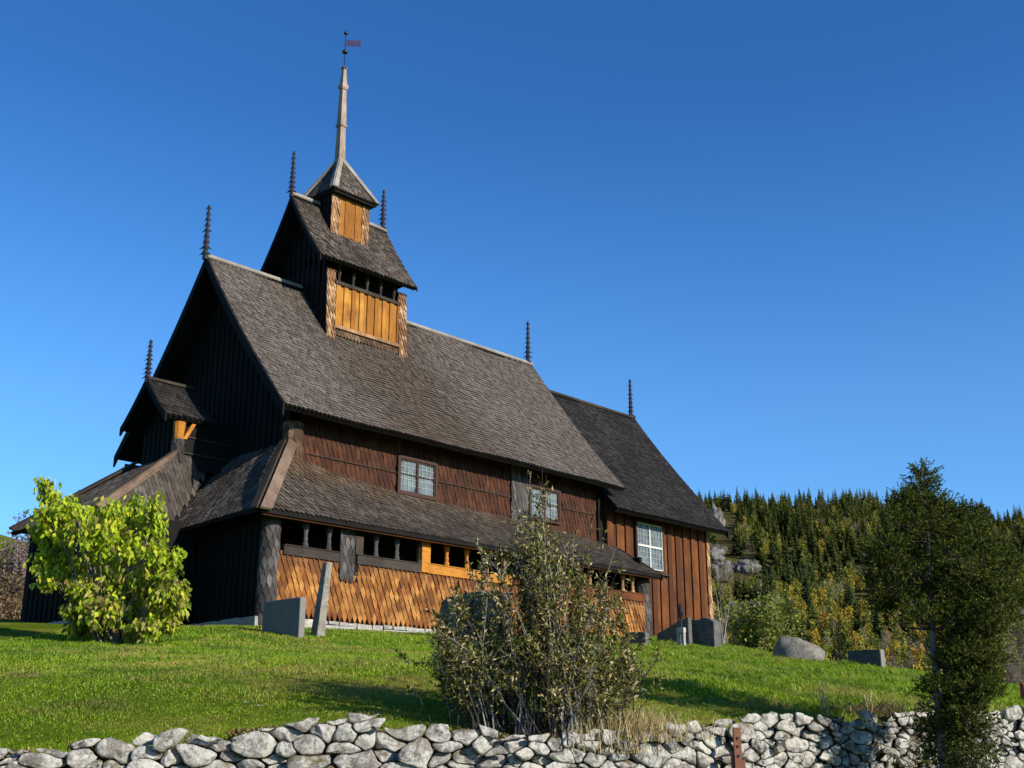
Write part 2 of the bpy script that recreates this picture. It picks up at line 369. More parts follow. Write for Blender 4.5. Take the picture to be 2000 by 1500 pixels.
def shingle_post(name, parent, cx, cy, z0, z1, r0, r1, m, w=.125, e=.17, n=16):
    mb = MB().use('wood_black'); mb.lathe((cx, cy, z0), [(r0-.006, 0), (r1-.006, z1-z0)], n)
    mb.use(m); rm = max(r0, r1); cnt = max(5, round(2*math.pi*rm/w))
    shingles(mb, cyl_fn(cx, cy, z0, r0, r1, z1-z0), 0, 2*math.pi*rm, .0, z1-z0, 2*math.pi*rm/cnt, e, e*.6, .02)
    return mb.build(name, parent)

# ------------------------------------------------------------------ ground
WL = [(-260, 1488, 8.3), (0, 1466, 8.6), (200, 1446, 8.9), (400, 1430, 9.2), (600, 1414, 9.45), (720, 1406, 9.6), (860, 1420, 9.8), (1000, 1436, 10.0), (1150, 1438, 10.3),
      (1300, 1424, 10.7), (1450, 1408, 11.2), (1700, 1398, 12.2), (1960, 1388, 13.3), (2250, 1380, 14.6)]
WP = np.array([gp(*q) for q in WL])            # line of the wall's front edge, top
cp = [p+HD*.45-V(0, 0, .03) for p in WP]
for q in [(0, 1335, 13.0), (300, 1318, 13.0), (600, 1318, 12.8), (900, 1325, 12.6), (1150, 1335, 12.8), (1400, 1342, 13.6), (1650, 1348, 14.8), (0, 1270, 18), (300, 1276, 17.5), (600, 1278, 17.5), (900, 1284, 17.5), (1150, 1300, 17.5), (1400, 1312, 18), (1650, 1324, 18.5),
          (0, 1208, 29), (130, 1218, 28), (230, 1252, 21), (-200, 1215, 30), (500, 1245, 22.5), (700, 1246, 24), (-200, 1350, 12.6),
          (1300, 1290, 23), (1500, 1292, 25), (1500, 1286, 28), (1620, 1298, 24.5), (1740, 1310, 23), (1815, 1334, 21), (1950, 1357, 18.5), (2150, 1366, 18)]:
    cp.append(gp(*q))
cp += [V(0, -.35, -.04), V(5, -.35, .12), V(9, -.35, .32), V(13.7, -.3, .56), V(18.5, .4, .62), V(0, 4, .06), V(-3, 4, .12), V(-3.2, 7, .3), V(0, 12, .5), V(8, 9, .8), V(18, 9, .6),
       V(24, 3, -.5), V(26, -4, -2.2), V(26, 12, -1), V(16, 18, -.5), V(-5, 16, .4), V(22, -10, -3.2)]
cp = np.array(cp); cxy = cp[:, :2]
def tps(r): return np.where(r > 1e-9, r*r*np.log(r+1e-12), 0)
n_ = len(cp); A = np.zeros((n_+3, n_+3))
A[:n_, :n_] = tps(np.linalg.norm(cxy[:, None]-cxy[None], axis=2))+np.eye(n_)*.6
A[:n_, n_:] = np.c_[np.ones(n_), cxy]; A[n_:, :n_] = A[:n_, n_:].T
WT = np.linalg.solve(A, np.r_[cp[:, 2], 0, 0, 0])
LATW = (WP-CAM)@RT; DW = (WP-CAM)@HD; ZW = WP[:, 2]
def sstep(a, b, x): t = np.clip((x-a)/(b-a), 0, 1); return t*t*(3-2*t)
def near_z(x, y):
    P = np.c_[x, y]; out = np.zeros(len(P))
    for i in range(0, len(P), 20000):
        q = P[i:i+20000]
        out[i:i+20000] = tps(np.linalg.norm(q[:, None]-cxy[None], axis=2))@WT[:n_]+WT[n_]+q@WT[n_+1:]
    return out
def behind_wall(x, y):
    lat = (x-CAM[0])*RT[0]+(y-CAM[1])*RT[1]; d = (x-CAM[0])*HD[0]+(y-CAM[1])*HD[1]
    return d-np.interp(lat, LATW, DW)
def ground_z(x, y):
    x = np.atleast_1d(np.asarray(x, float)); y = np.atleast_1d(np.asarray(y, float))
    z = near_z(x, y)
    rr = np.hypot(x-7, y-0); k = sstep(21, 46, rr)
    far = -2.0-14*sstep(30, 160, rr)-6*sstep(120, 400, rr)
    left = sstep(.25, -.5, ((x-CAM[0])*RT[0]+(y-CAM[1])*RT[1])/np.maximum((x-CAM[0])*HD[0]+(y-CAM[1])*HD[1], 4))  # west side: bank runs on level
    far = far*(1-left)+(.2+16*sstep(46, 84, rr))*left
    z = z*(1-k)+far*k
    lat = (x-CAM[0])*RT[0]+(y-CAM[1])*RT[1]
    bw = behind_wall(x, y)
    edge = sstep(10, 30, np.abs(lat-2)-6)
    road = -4.05+.0*x
    return road*(1-sstep(.16, .42, bw))+z*sstep(.16, .42, bw)
def gz(x, y): return float(ground_z(x, y)[0])

def lines(a, b, step, far, grow=1.28):
    c = list(np.arange(a, b+1e-6, step)); s = step; l, h = a, b
    while h < far: s *= grow; h += s; l -= s; c = [l]+c+[h]
    return np.array(c)
LX = lines(-19, 27, .3, 2600); LY = lines(-22, 14, .3, 2600)
gx, gy = np.meshgrid(LX, LY); zz = ground_z(gx.ravel(), gy.ravel())
nx, ny = len(LX), len(LY)
idx = np.arange(nx*ny).reshape(ny, nx)
fq = np.stack([idx[:-1, :-1], idx[:-1, 1:], idx[1:, 1:], idx[1:, :-1]], -1).reshape(-1, 4)
def grid_mesh(name, P, fq, m):
    me = bpy.data.meshes.new(name); me.vertices.add(len(P)); me.vertices.foreach_set('co', np.asarray(P, np.float32).ravel())
    me.loops.add(fq.size); me.loops.foreach_set('vertex_index', fq.astype(np.int32).ravel())
    me.polygons.add(len(fq)); me.polygons.foreach_set('loop_start', np.arange(0, fq.size, 4, dtype=np.int32))
    me.polygons.foreach_set('use_smooth', np.ones(len(fq), bool)); me.materials.append(M[m]); me.update(calc_edges=True)
    o = bpy.data.objects.new(name, me); COL.objects.link(o); return o
struct(grid_mesh('ground', np.c_[gx.ravel(), gy.ravel(), zz], fq, 'ground'))

# ------------------------------------------------------------------ far hillside
HU = [-1200, -300, 200, 600, 900, 1150, 1345, 1480, 1560, 1650, 1730, 1850, 1930, 2000, 2300, 3000, 4200]
HV = [1440, 1330, 1290, 1210, 1100, 1010, 978, 990, 992, 1000, 1003, 1016, 1035, 1048, 1080, 1180, 1340]
RBOT, RTOP = 215.0, 820.0
def hill_pt(u, q):
    """q 0..1 from the valley to the skyline along the bearing u"""
    r = RBOT+(RTOP-RBOT)*q
    dirv = ray(u, 1460); dirv[2] = 0; dirv = dirv/np.linalg.norm(dirv)
    top = (1460-np.interp(u, HU, HV))/2412*(RTOP)-2.47
    prof = q**.92
    z = -16+(top+16)*prof
    n = noise.fractal(Vector((dirv[0]*r*.012, dirv[1]*r*.012, 1.3)), 1., 2., 5)
    z += n*7*math.sin(math.pi*min(q, 1))*1.0 if q <= 1 else 0
    if q > 1: z = top-(q-1)*160
    p = CAM+dirv*r
    return V(p[0], p[1], z)
us = np.arange(-1200, 4201, 30.); qs = np.r_[np.linspace(-.12, 1, 46), 1.05, 1.3]
HP = np.array([[hill_pt(u, max(q, 0)) + (V(0, 0, q*90) if q < 0 else 0) for u in us] for q in qs])
idx = np.arange(len(us)*len(qs)).reshape(len(qs), len(us))
fq = np.stack([idx[:-1, :-1], idx[:-1, 1:], idx[1:, 1:], idx[1:, :-1]], -1).reshape(-1, 4)
struct(grid_mesh('hillside', HP.reshape(-1, 3), fq, 'hill'))

# ------------------------------------------------------------------ the church
CH = thing('stave_church', 'dark tarred wooden stave church with steep shingled roofs and slender spire on the knoll', 'church')
YC = 4.45
def part(mb, name, parent=CH, smooth=False): return mb.build(name, parent, smooth)

# --- stone footing
mb = MB().use('foundation')
def rough_block(mb, x0, x1, y0, y1, z0, z1, j=.02):
    p = [(x0, y0, z0), (x1, y0, z0), (x1, y1, z0), (x0, y1, z0), (x0, y0, z1), (x1, y0, z1), (x1, y1, z1), (x0, y1, z1)]
    mb.hexa([np.array(q)+npr.uniform(-j, j, 3) for q in p])
x = 0.05
while x < 13.4:
    wd = rnd.uniform(.35, 1.1); x1 = min(x+wd, 13.5); zb = -.3; zt = .22+rnd.uniform(-.02, .02)+x*.008
    zm = rnd.uniform(.05, .14)+x*.012
    rough_block(mb, x, x1-.025, -.06-rnd.random()*.06, .3, zb, zm-.012)
    k = x
    while k < x1-.05:
        k1 = min(k+rnd.uniform(.2, .55), x1); rough_block(mb, k, k1-.025, -.04-rnd.random()*.06, .3, zm, zt, .012); k = k1
    x = x1
y = .1
while y < 3.4:
    y1 = y+rnd.uniform(.3, .8); rough_block(mb, -.1, .3, y, y1-.03, -.3, .2, .02); y = y1
part(mb, 'stone_footing'); mb = MB().use('foundation')
for yy in np.arange(2.5, 6.4, .6): rough_block(mb, -2.5, -2.2, yy, yy+.57, -.3, .2)
part(mb, 'stone_footing'); mb = MB().use('foundation')
for xx in np.arange(13.6, 18.6, .8): rough_block(mb, xx, xx+.76, 1.2, 1.6, 0, .75)
part(mb, 'stone_footing')

# --- south aisle: shingled parapet, rails, openings
mb = MB().use('wood_black'); mb.box(.2, 13.6, 0.012, .10, .22, 1.6)
mb.use('wall_orange')
shingles(mb, plane_fn((0, 0, .20), (1, 0, 0), (0, 0, 1)), .22, 13.55, 0, 1.42, .145, .185, .15, .046, .40, None, .08, .10)
part(mb, 'parapet_wall')
def rail(x0, x1, m, z0=1.56, z1=1.79):
    z1 -= .03; b = MB().use(m); b.box(x0, x1, -.075, .13, z0, z1); b.box(x0, x1, -.095, .13, z1+.001, z1+.022); part(b, 'parapet_rail')
zs = lambda x: .008*x
rail(.4, 1.93, 'rail_grey'); rail(2.45, 4.44, 'rail_grey', 1.57, 1.80); rail(4.62, 7.62, 'trim_orange', 1.58, 1.83)
rail(7.63, 9.0, 'board_red', 1.6, 1.83); rail(9.3, 13.35, 'board_red', 1.62, 1.86)
b = MB().use('trim_orange'); b.box(4.44, 4.72, -.085, .12, 1.59, 2.36); part(b, 'opening_jamb')
for u in (597, 645, 735, 776, 821, 873, 912, 950, 985, 1070, 1110, 1150, 1213, 1232):
    x = on(u, 1040, 'y', .02)[0]
    if u == 645: x -= .03
    m = 'post_grey' if u < 860 else ('trim_orange' if u < 930 else 'post_tan')
    b = MB().use(m)
    z0 = 1.80 if u < 830 else 1.84
    b.lathe((x, .02, z0), [(.072, 0), (.072, .07), (.05, .10), (.062, .18), (.045, .22), (.055, .33), (.085, .42), (.088, .47), (.075, .52), (.1, .56), (.1, .66)], 8)
    part(b, 'baluster')
# shingled posts of the aisle
shingle_post('corner_post', CH, .19, .17, .0, 2.36, .225, .195, 'post_grey', .13, .2)
mb = MB().use('wood_black'); mb.box(1.98, 2.52, -.035, .1, 1.15, 2.36)
mb.use('post_grey'); shingles(mb, plane_fn((1.95, -.05, 1.1), (1, 0, 0), (0, 0, 1)), 0, .42, 0, 1.26, .14, .19, .12, .024)
mb.use('rail_grey'); mb.box(2.38, 2.6, -.09, .1, 1.78, 2.2); part(mb, 'shingled_post')
mb = MB().use('wood_black'); mb.box(9.0, 9.3, -.035, .1, 1.15, 2.36)
mb.use('post_grey'); shingles(mb, plane_fn((9.0, -.05, .3), (1, 0, 0), (0, 0, 1)), 0, .34, 0, 2.06, .14, .19, .12, .024); part(mb, 'shingled_post')
shingle_post('corner_post', CH, 13.5, .17, .4, 2.36, .26, .215, 'post_grey', .14, .2)
# beam and soffit above the openings, floor and inner wall
mb = MB().use('wood_black'); mb.box(.05, 13.72, -.05, .2, 2.361, 2.47); part(mb, 'wall_plate')
mb = MB().use('wood_black'); mb.box(1.3, 13.3, 1.3, 1.42, .1, 3.4); mb.box(0, 13.7, .12, 1.3, .15, .25); mb.box(13.55, 13.66, .25, 1.3, .3, 3.0); part(mb, 'inner_wall')
mb = MB().use('board_red'); mb.box(-.35, 13.72, -.3, -.2, 2.30, 2.372); part(mb, 'eave_purlin')
# --- aisle roof (south): rises to an uneven line against the nave wall
TX = [1.0, 1.35, 1.9, 3.0, 4.8, 9.0, 13.0, 14.0]; TZ = [4.5, 4.42, 4.14, 3.95, 3.82, 3.72, 3.52, 3.46]
EY, EZ = -.36, 2.43
def aisle_fn(s, t, h):      # s = x, t 0..1.0 scaled metres up the slope
    q = t/2.1; xx = s; zt = float(np.interp(xx, TX, TZ))
    if xx < 1.35: zt = 4.42
    y = EY+(1.37-EY)*q; z = EZ+(zt-EZ)*(q-.10*4*q*(1-q)*.5)
    dz = zt-EZ; n = unit((0, -dz, 1.73)); return V(xx, y, z)+n*h
mb = MB().use('wood_black')
for i in range(70):
    for j in range(6):
        ta, tb = 2.1*j/6, 2.1*(j+1)/6; xs = lambda k, t_: (-.46+t_/2.1*1.85)*(1-k/70)+13.76*k/70
        p = [aisle_fn(xs(k, t_), t_, -.004) for k, t_ in ((i, ta), (i+1, ta), (i+1, tb), (i, tb))]
        mb.slab([q-V(0, 0, .09) for q in p], (0, 0, .085))
mb.use('roof_aisle')
shingles(mb, aisle_fn, -.5, 13.78, -.03, 2.1, .135, .125, .07, .036, gap=.09, keep=lambda s, t: s > -.5+t/2.1*1.85+.14)
part(mb, 'aisle_roof')
b = MB().use('trim_dark'); 
b.beam((13.8, EY-.04, EZ-.10), (13.8, 1.20, 3.30), (.02, 0, 0), (0, -.04, .075)); part(b, 'verge_board')
# hip board at the south-west corner
hip0, hip1 = V(-.56, -.42, 2.36), V(1.30, 1.30, 4.50)
hd = unit(hip1-hip0); ns = unit((0, -1.15, 1)); s1 = unit(np.cross(hd, ns))
mb = MB().use('trim_brown')
def board(mb, a, b, wv, nv, th=.035): mb.slab([a, b, b+wv, a+wv], nv*th)
mb.slab([q+ns*.035 for q in (hip0, hip0+V(.30, -.0, -.0), hip1+V(.22, -.05, -.12), hip1)], ns*.05)
nw = unit((-1.2, 0, 1)); mb.use('trim_dark'); mb.slab([q+nw*.035 for q in (hip0, hip1, hip1+V(-.02, .2, -.02), hip0+V(0, .24, 0))], nw*.05)
part(mb, 'hip_board')
# --- west aisle roof and walls
def west_fn(s, t, h):       # s = y, t up the slope (toward +x)
    q = t/2.75; x = -.5+1.87*q; z = 2.43+2.07*(q-.06*4*q*(1-q)*.5)-.10*max(0, min(1, (s-.6)/2.4))*(1-q)
    return V(x, s, z)+unit((-1.11, 0, 1))*h
def west_fn2(s, t, h): return west_fn(-s, t, h)
mb = MB().use('wood_black')
for i in range(24):
    for j in range(4):
        ta, tb = 2.75*j/4, 2.75*(j+1)/4; ys = lambda k, t_: (-.32+t_/2.75*1.73)*(1-k/24)+9.2*k/24
        p = [west_fn(ys(k, t_), t_, -.006) for k, t_ in ((i, ta), (i, tb), (i+1, tb), (i+1, ta))]
        mb.slab([q-V(0, 0, .09) for q in p], (0, 0, .085))
mb.use('roof_westside')
shingles(mb, west_fn2, -9.2, .35, -.03, 2.75, .135, .13, .07, .026, keep=lambda s, t: -s > -.36+t/2.75*1.73+.14)
part(mb, 'aisle_roof')
mb = MB().use('board_black'); mb.box(0.02, .12, .3, 8.9, .1, 2.45)
for yy in np.arange(.4, 8.8, .22): mb.box(-.012, .02, yy, yy+.1, .2, 2.4)
mb.box(0, 13.6, 8.8, 8.9, .1, 2.45); part(mb, 'aisle_wall')

mb = MB().use('roof_aisle'); mb.slab([(-.5, 9.2, 2.40), (13.7, 9.2, 2.40), (13.7, 7.5, 4.4), (1.3, 7.5, 4.45)], (0, 0, .08)); part(mb, 'aisle_roof')
# --- nave walls
mb = MB().use('wood_black'); mb.box(1.35, 13.2, 1.365, 1.5, 2.2, 5.35); mb.box(1.4, 13.2, 7.45, 7.55, .2, 5.3); mb.box(13.1, 13.2, 1.5, 7.5, .2, 5.6)
mb.use('wall_red')
WIN = [(4.80, 6.17, 3.80, 4.72), (9.80, 11.2, 3.80, 4.73)]
def keepw(s, t):
    z = 3.2+t; x = s
    if 9.02 < x < 9.78: return False
    return not any(a-.08 < x < b+.08 and c-.1 < z < d for a, b, c, d in WIN)
shingles(mb, plane_fn((0, 1.36, 3.2), (1, 0, 0), (0, 0, 1)), 1.7, 13.05, 0, 2.1, .15, .235, .17, .032, .5, keepw, .04, .08)
part(mb, 'nave_wall')
mb = MB().use('wood_black')
mb.use('post_grey'); shingles(mb, plane_fn((9.05, 1.31, 3.3), (1, 0, 0), (0, 0, 1)), 0, .7, 0, 2, .15, .3, .2, .028); part(mb, 'nave_post')
mb = MB().use('wood_black'); mb.lathe((1.55, 1.44, 3.7), [(.2, 0), (.2, .8), (.235, 1.35)], 14)
mb.use('post_brown'); shingles(mb, cyl_fn(1.55, 1.44, 3.7, .205, .24, 1.3), 0, 2*math.pi*.24, 0, 1.3, .125, .38, .14, .022); part(mb, 'nave_post')
mb = MB().use('wood_black'); mb.box(12.86, 13.02, 1.25, 1.5, 3.2, 5.3); part(mb, 'nave_post')
mb = MB().use('trim_dark'); mb.box(1.9, 12.8, 1.30, 1.36, 4.30, 4.325); part(mb, 'wall_moulding')

def prism_roof(name, x0, x1, yc, hw, ze, zr, m, w, e, sag=.10, th=.10, parent=CH, south_only=True, tip=.55, soffit='wood_black', west_open=False):
    """gable roof along x; shingled slopes over a thick dark deck"""
    T = math.hypot(hw, zr-ze); n = unit((0, -(zr-ze), hw)); td = unit((0, hw, zr-ze))
    def fn(s, t, h):
        q = t/T; d = -sag*4*q*(1-q)
        wob = .012*math.sin(s*1.7+q*5)+.010*math.sin(s*.63+2.2)
        return V(s, yc-hw, ze)+td*t+n*(h+d+wob)
    def fm(s, t, h):
        p = fn(s, t, h); return V(p[0], 2*yc-p[1], p[2])
    mb = MB().use(soffit); K = 8
    prof = [fn(0, T*i/K, -.008) for i in range(K+1)]
    for f_, flip in ((fn, False), (fm, True)):
        for i in range(K):
            for k in range(6):
                xa, xb = x0+.02+(x1-x0-.04)*k/6, x0+.02+(x1-x0-.04)*(k+1)/6
                p = [f_(xa, T*i/K, -.012), f_(xb, T*i/K, -.012), f_(xb, T*(i+1)/K, -.012), f_(xa, T*(i+1)/K, -.012)]
                dn = n*V(1, -1 if flip else 1, 1)*th
                if flip: p = p[::-1]
                mb.slab([q-dn for q in p], dn)
    mb.use(m); shingles(mb, fn, x0, x1, -.05, T-.02, w, e, e*tip, .036, gap=.09)
    if not south_only:
        shingles(mb, lambda s, t, h: fm(-s, t, h), -x1, -x0, -.05, T-.02, w*2, e*2, e*tip, .026)
    return part(mb, name, parent), fn, fm, T
def barge(parent, x, fn, fm, T, m='wood_black', hgt=.26, th=.05, only=None):
    for f_ in (fn, fm):
        b = MB().use(m); K = 6
        for i in range(K):
            a, c = f_(x, T*i/K, .02), f_(x, T*(i+1)/K, .02)
            b.slab([a-V(0, 0, hgt), c-V(0, 0, hgt), c, a], (th, 0, 0))
        part(b, 'bargeboard', parent)
def ridge(parent, x0, x1, z, m, wd=.16, yc=YC, slope=.8):
    b = MB().use(m)
    a = math.atan(slope)
    for sg in (-1, 1):
        b.slab([(x0, yc, z), (x1, yc, z), (x1, yc+sg*wd*math.cos(a)*1.0, z-wd*math.sin(a)), (x0, yc+sg*wd*math.cos(a), z-wd*math.sin(a))][::sg], (0, sg*.02, .03))
    return part(b, 'ridge_board', parent)
def finial(parent, x, z0, z1, yc=YC, s=1.0):
    b = MB().use('finial'); H = z1-z0; prof = [(.075*s, -.1), (.075*s, 0)]
    K = 9
    for i in range(K):
        q = i/K; r = (.085-.052*q)*s
        prof += [(r*.72, H*(q+.004)), (r*1.08, H*(q+.05)), (r*.92, H*(q+.09))]
    prof += [(.012*s, H*.97), (.03*s, H*.985), (.004, H)]
    b.lathe((x, yc, z0), prof, 8)
    # carved crockets
    for i in range(K):
        q = (i+.45)/K; r = (.125-.075*q)*s*rnd.uniform(.8, 1.25); z = z0+H*q
        for a in (AZ+1.57, AZ-1.57, AZ+.4):
            d = V(math.cos(a), math.sin(a), 0); t_ = V(-d[1], d[0], 0)*.012
            b.slab([V(x, yc, z)+d*.02-t_, V(x, yc, z)+d*r*1.25+V(0, 0, -.05*H/1.4)-t_, V(x, yc, z)+d*.02+V(0, 0, .075*H/1.4)-t_], t_*2)
    return part(b, 'finial', parent)

# main roof
MR, fn, fm, T = prism_roof('main_roof', .66, 13.36, YC, 3.85, 5.15, 9.96, 'roof_grey', .128, .118, .10, .14, south_only=False)
barge(MR, .60, fn, fm, T, 'wood_black', .30); barge(MR, 13.36, fn, fm, T, 'trim_dark', .12, .03)
ridge(MR, .62, 3.72, 10.03, 'trim_grey', .13, slope=1.2); ridge(MR, 6.62, 13.38, 10.03, 'trim_grey', .13, slope=1.2)
finial(MR, .58, 9.98, 11.46); finial(MR, 13.2, 9.98, 11.5)
def gable_wall(name, x, yc, hw, z0, ze, zr, parent=CH, m='board_black', sgn=-1, step=.24, yin=.0, north=0.):
    b = MB().use(m); s_ = (zr-ze)/hw
    hwi = hw-yin
    b.slab([(x, yc-hwi, z0), (x, yc+hwi+north, z0), (x, yc+hwi+north, ze+(yin-north)*s_), (x, yc, zr), (x, yc-hwi, ze+yin*s_)], (.08, 0, 0))
    yy = yc-hwi
    while yy < yc+hwi-.1:
        t_ = min(zr-abs(yy+.05-yc)*s_, zr)-.1
        if t_ > z0+.1: b.box(x-.03 if sgn < 0 else x+.08, x if sgn < 0 else x+.11, yy, yy+.1, z0, t_)
        yy += step
    return part(b, name, parent)
gable_wall('gable_wall', 1.36, YC, 3.85, 2.3, 5.0, 9.80, yin=.72, north=.6)
gable_wall('gable_wall', 13.0, YC, 3.85, 2.3, 5.0, 9.80, yin=.72, sgn=1)

# windows with leaded lights
def window(x0, x1, z0, z1, y, cols, rows, nx, nz, sash='sash', frame='sash'):
    fr = MB().use(frame)
    fr.box(x0-.05, x0+.03, y-.05, y+.1, z0-.05, z1+.03); fr.box(x1-.03, x1+.05, y-.05, y+.1, z0-.05, z1+.03)
    fr.box(x0+.031, x1-.031, y-.055, y+.1, z0-.055, z0+.02); fr.box(x0+.031, x1-.031, y-.055, y+.1, z1-.03, z1+.04)
    W = part(fr, 'window')
    pw = (x1-x0-.06)/cols; ph = (z1-z0-.05)/rows
    for i in range(cols):
        for j in range(rows):
            a, b_, c, d = x0+.03+pw*i, x0+.03+pw*(i+1), z0+.02+ph*j, z0+.02+ph*(j+1)
            s_ = MB().use(sash); q = .032
            s_.box(a+.002, a+q, y-.03, y+.05, c, d); s_.box(b_-q, b_-.002, y-.03, y+.05, c, d)
            s_.box(a+q, b_-q, y-.03, y+.05, c, c+q); s_.box(a+q, b_-q, y-.03, y+.05, d-q, d); part(s_, 'casement', W)
            g = MB().use('glass')
            ux, uz = (b_-a-2*q)/nx, (d-c-2*q)/nz
            for k in range(nx):
                for l in range(nz):
                    tx, tz = npr.uniform(-.007, .007, 2); xa, za = a+q+ux*k, c+q+uz*l
                    g.add([(xa, y+.012+tx+tz, za), (xa+ux, y+.012-tx+tz, za), (xa+ux, y+.012-tx-tz, za+uz), (xa, y+.012+tx-tz, za+uz)], [(0, 1, 2, 3)])
            g.use('came')
            for k in range(1, nx): g.box(a+q+ux*k-.005, a+q+ux*k+.005, y-.004, y+.012, c+q, d-q)
            for l in range(1, nz): g.box(a+q, b_-q, y-.006, y+.011, c+q+uz*l-.005, c+q+uz*l+.005)
            part(g, 'leaded_glass', W)
window(4.82, 6.12, 3.82, 4.74, 1.31, 2, 1, 4, 5); window(9.82, 11.1, 3.84, 4.76, 1.31, 2, 1, 4, 5)

# --- chancel
CY = 1.30
mb = MB().use('wood_black'); mb.box(13.3, 18.72, CY+.02, CY+.14, .4, 4.9); mb.box(18.6, 18.72, CY+.14, 7.6, .4, 4.9); mb.box(13.3, 18.7, 7.5, 7.6, .4, 4.9)
mb.use('board_red'); x = 13.3; k = 0
CW = on(1240, 1022, 'y', CY-.03); CW2 = on(1294, 1117, 'y', CY-.03)
cx0, cx1, cz0, cz1 = CW[0], CW2[0], 2.90, CW[2]+.08
while x < 18.6:
    wd = .20 if k % 2 else .24; d = .0 if k % 2 else .045
    segs = [(.5, 4.85)]
    if x+wd > cx0-.02 and x < cx1+.02: segs = [(.5, cz0-.07), (cz1+.05, 4.85)]
    for z0, z1 in segs: mb.box(x+.004, min(x+wd-.012, 18.6), CY-d-.012+rnd.uniform(-.004, .004), CY+.02, z0, z1)
    x += wd; k += 1
part(mb, 'chancel_wall')
shingle_post('corner_post', CH, 18.72, CY+.12, .5, 4.7, .20, .15, 'post_tan', .11, .2)
mb = MB().use('board_red'); mb.box(13.22, 13.40, CY-.10, CY+.1, .9, 4.85); part(mb, 'corner_board')
window(cx0, cx1, cz0, cz1, CY-.06, 2, 2, 4, 4, 'sash_white')
mb = MB().use('trim_dark'); mb.box(cx0-.12, cx1+.28, CY-.16, CY-.02, cz0-.12, cz0-.07); part(mb, 'window_sill')
CR, fn, fm, T = prism_roof('chancel_roof', 13.0, 18.97, YC, 3.82, 4.50, 9.20, 'roof_tar', .128, .118, .08, .15)
barge(CR, 18.96, fn, fm, T, 'wood_black', .26)
b = MB().use('trim_dark'); b.box(13.38, 18.98, YC-.10, YC+.10, 9.17, 9.25); part(b, 'ridge_board', CR)
finial(CR, 18.82, 9.22, 10.70)
gable_wall('gable_wall', 18.64, YC, 3.82, .4, 4.4, 9.05, yin=.75, sgn=1)

# --- west porch: splayed skirt roof with a small gabled top
h1, h2 = V(-.32, 3.48, 4.25), V(-.32, 5.42, 4.25)
b1, b2 = V(-2.78, 2.42, 2.42), V(-2.78, 6.50, 2.42)
v1, v2 = V(-.50, 3.10, 2.36), V(-.50, 5.80, 2.36); t1, t2 = V(1.0, 3.48, 4.25), V(1.0, 5.42, 4.25)
def facet(mb, quad, m, w=.15, e=.15):
    """shingled planar facet: quad = eave-left, eave-right, top-right, top-left (outside view)"""
    a, b_, c, d = map(np.asarray, quad); sd = unit(b_-a); n = unit(np.cross(b_-a, d-a)); td = np.cross(n, sd)
    P2 = [((p-a)@sd, (p-a)@td) for p in (a, b_, c, d)]
    def inside(s, t):
        for i in range(4):
            p, q = P2[i], P2[(i+1) % 4]
            if ((q[0]-p[0])*(t-p[1])-(q[1]-p[1])*(s-p[0]))/math.hypot(q[0]-p[0], q[1]-p[1]) < (.0 if i == 0 else .055): return False
        return True
    mb.use('wood_black'); mb.slab([p-n*.10 for p in (a, b_, c, d)], n*.095)
    mb.use(m); shingles(mb, lambda s, t, h: a+sd*s+td*t+n*h, min(p[0] for p in P2), max(p[0] for p in P2), 0, max(p[1] for p in P2), w, e, e*.5, .024, keep=inside)
mb = MB()
npl = unit(np.cross(v1-b1, h1-b1)); tE = V(.95, 3.5, 4.25); tE[1] -= npl@(tE-b1)/npl[1]
facet(mb, (b1, v1, tE, h1), 'roof_westside', .14, .16)
facet(mb, (b2, b1, h1, h2), 'roof_westside', .14, .14)
npl = unit(np.cross(b2-v2, h2-v2)); tN = V(.95, 5.4, 4.25); tN[1] -= npl@(tN-v2)/npl[1]
facet(mb, (v2, b2, h2, tN), 'roof_westside', .2, .2)
PR = part(mb, 'porch_roof')
for a, b_, sg in ((b1, h1, 1), (b2, h2, -1)):
    mb = MB().use('trim_brown'); e_ = a+(a-b_)*.01+V(0, 0, .06); b_ = b_+V(0, 0, .07)
    mb.slab([e_+V(0, 0, .03), b_+V(0, 0, .03), b_+V(.02, .05*sg, -.16), e_+V(.22, -.05*sg, -.02)], unit((0, -sg, .7))*.05)
    mb.use('trim_dark'); mb.slab([e_+V(0, 0, .03), e_+V(-.0, .2*sg, -.02), b_+V(-.02, .2*sg, 0), b_+V(0, 0, .03)], unit((-.7, 0, 1))*.05)
    part(mb, 'hip_board', PR)
mb = MB().use('board_black')
mb.box(-2.42, -.1, 2.7, 2.8, -.1, 2.5); mb.box(-2.42, -.1, 6.1, 6.2, -.1, 2.5); mb.box(-2.42, -2.34, 2.8, 6.1, -.1, 2.5)
for yy in np.arange(2.9, 6.0, .25): mb.box(-2.45, -2.42, yy, yy+.11, 0, 2.45)
part(mb, 'porch_wall')
mb = MB().use('wood_black'); mb.box(-.22, 1.38, 5.18, 5.28, 4.0, 5.3); part(mb, 'upper_porch_wall')
mb = MB().use('wood_black'); mb.box(-.22, 1.38, 3.62, 3.72, 4.0, 5.3)
part(mb, 'upper_porch_wall'); mb = MB().use('board_black'); mb.box(-.26, -.18, 3.7, 5.2, 4.0, 5.25)  # porch front in black boards, its shade carried by the colour
for yy in np.arange(3.75, 5.1, .22): mb.box(-.285, -.26, yy, yy+.1, 4.0, 5.2)
part(mb, 'upper_porch_wall')
for z in (4.35, 4.75): mb = MB().use('trim_dark'); mb.box(-.2, 1.36, 3.58, 3.618, z, z+.03); part(mb, 'wall_moulding')
mb = MB().use('trim_orange'); mb.lathe((-.26, 3.58, 4.66), [(.12, 0), (.125, .1), (.155, .42)], 10)
mb.beam((-.12, 3.56, 4.68), (.08, 3.52, 5.08), (.05, 0, 0), (0, .05, 0))
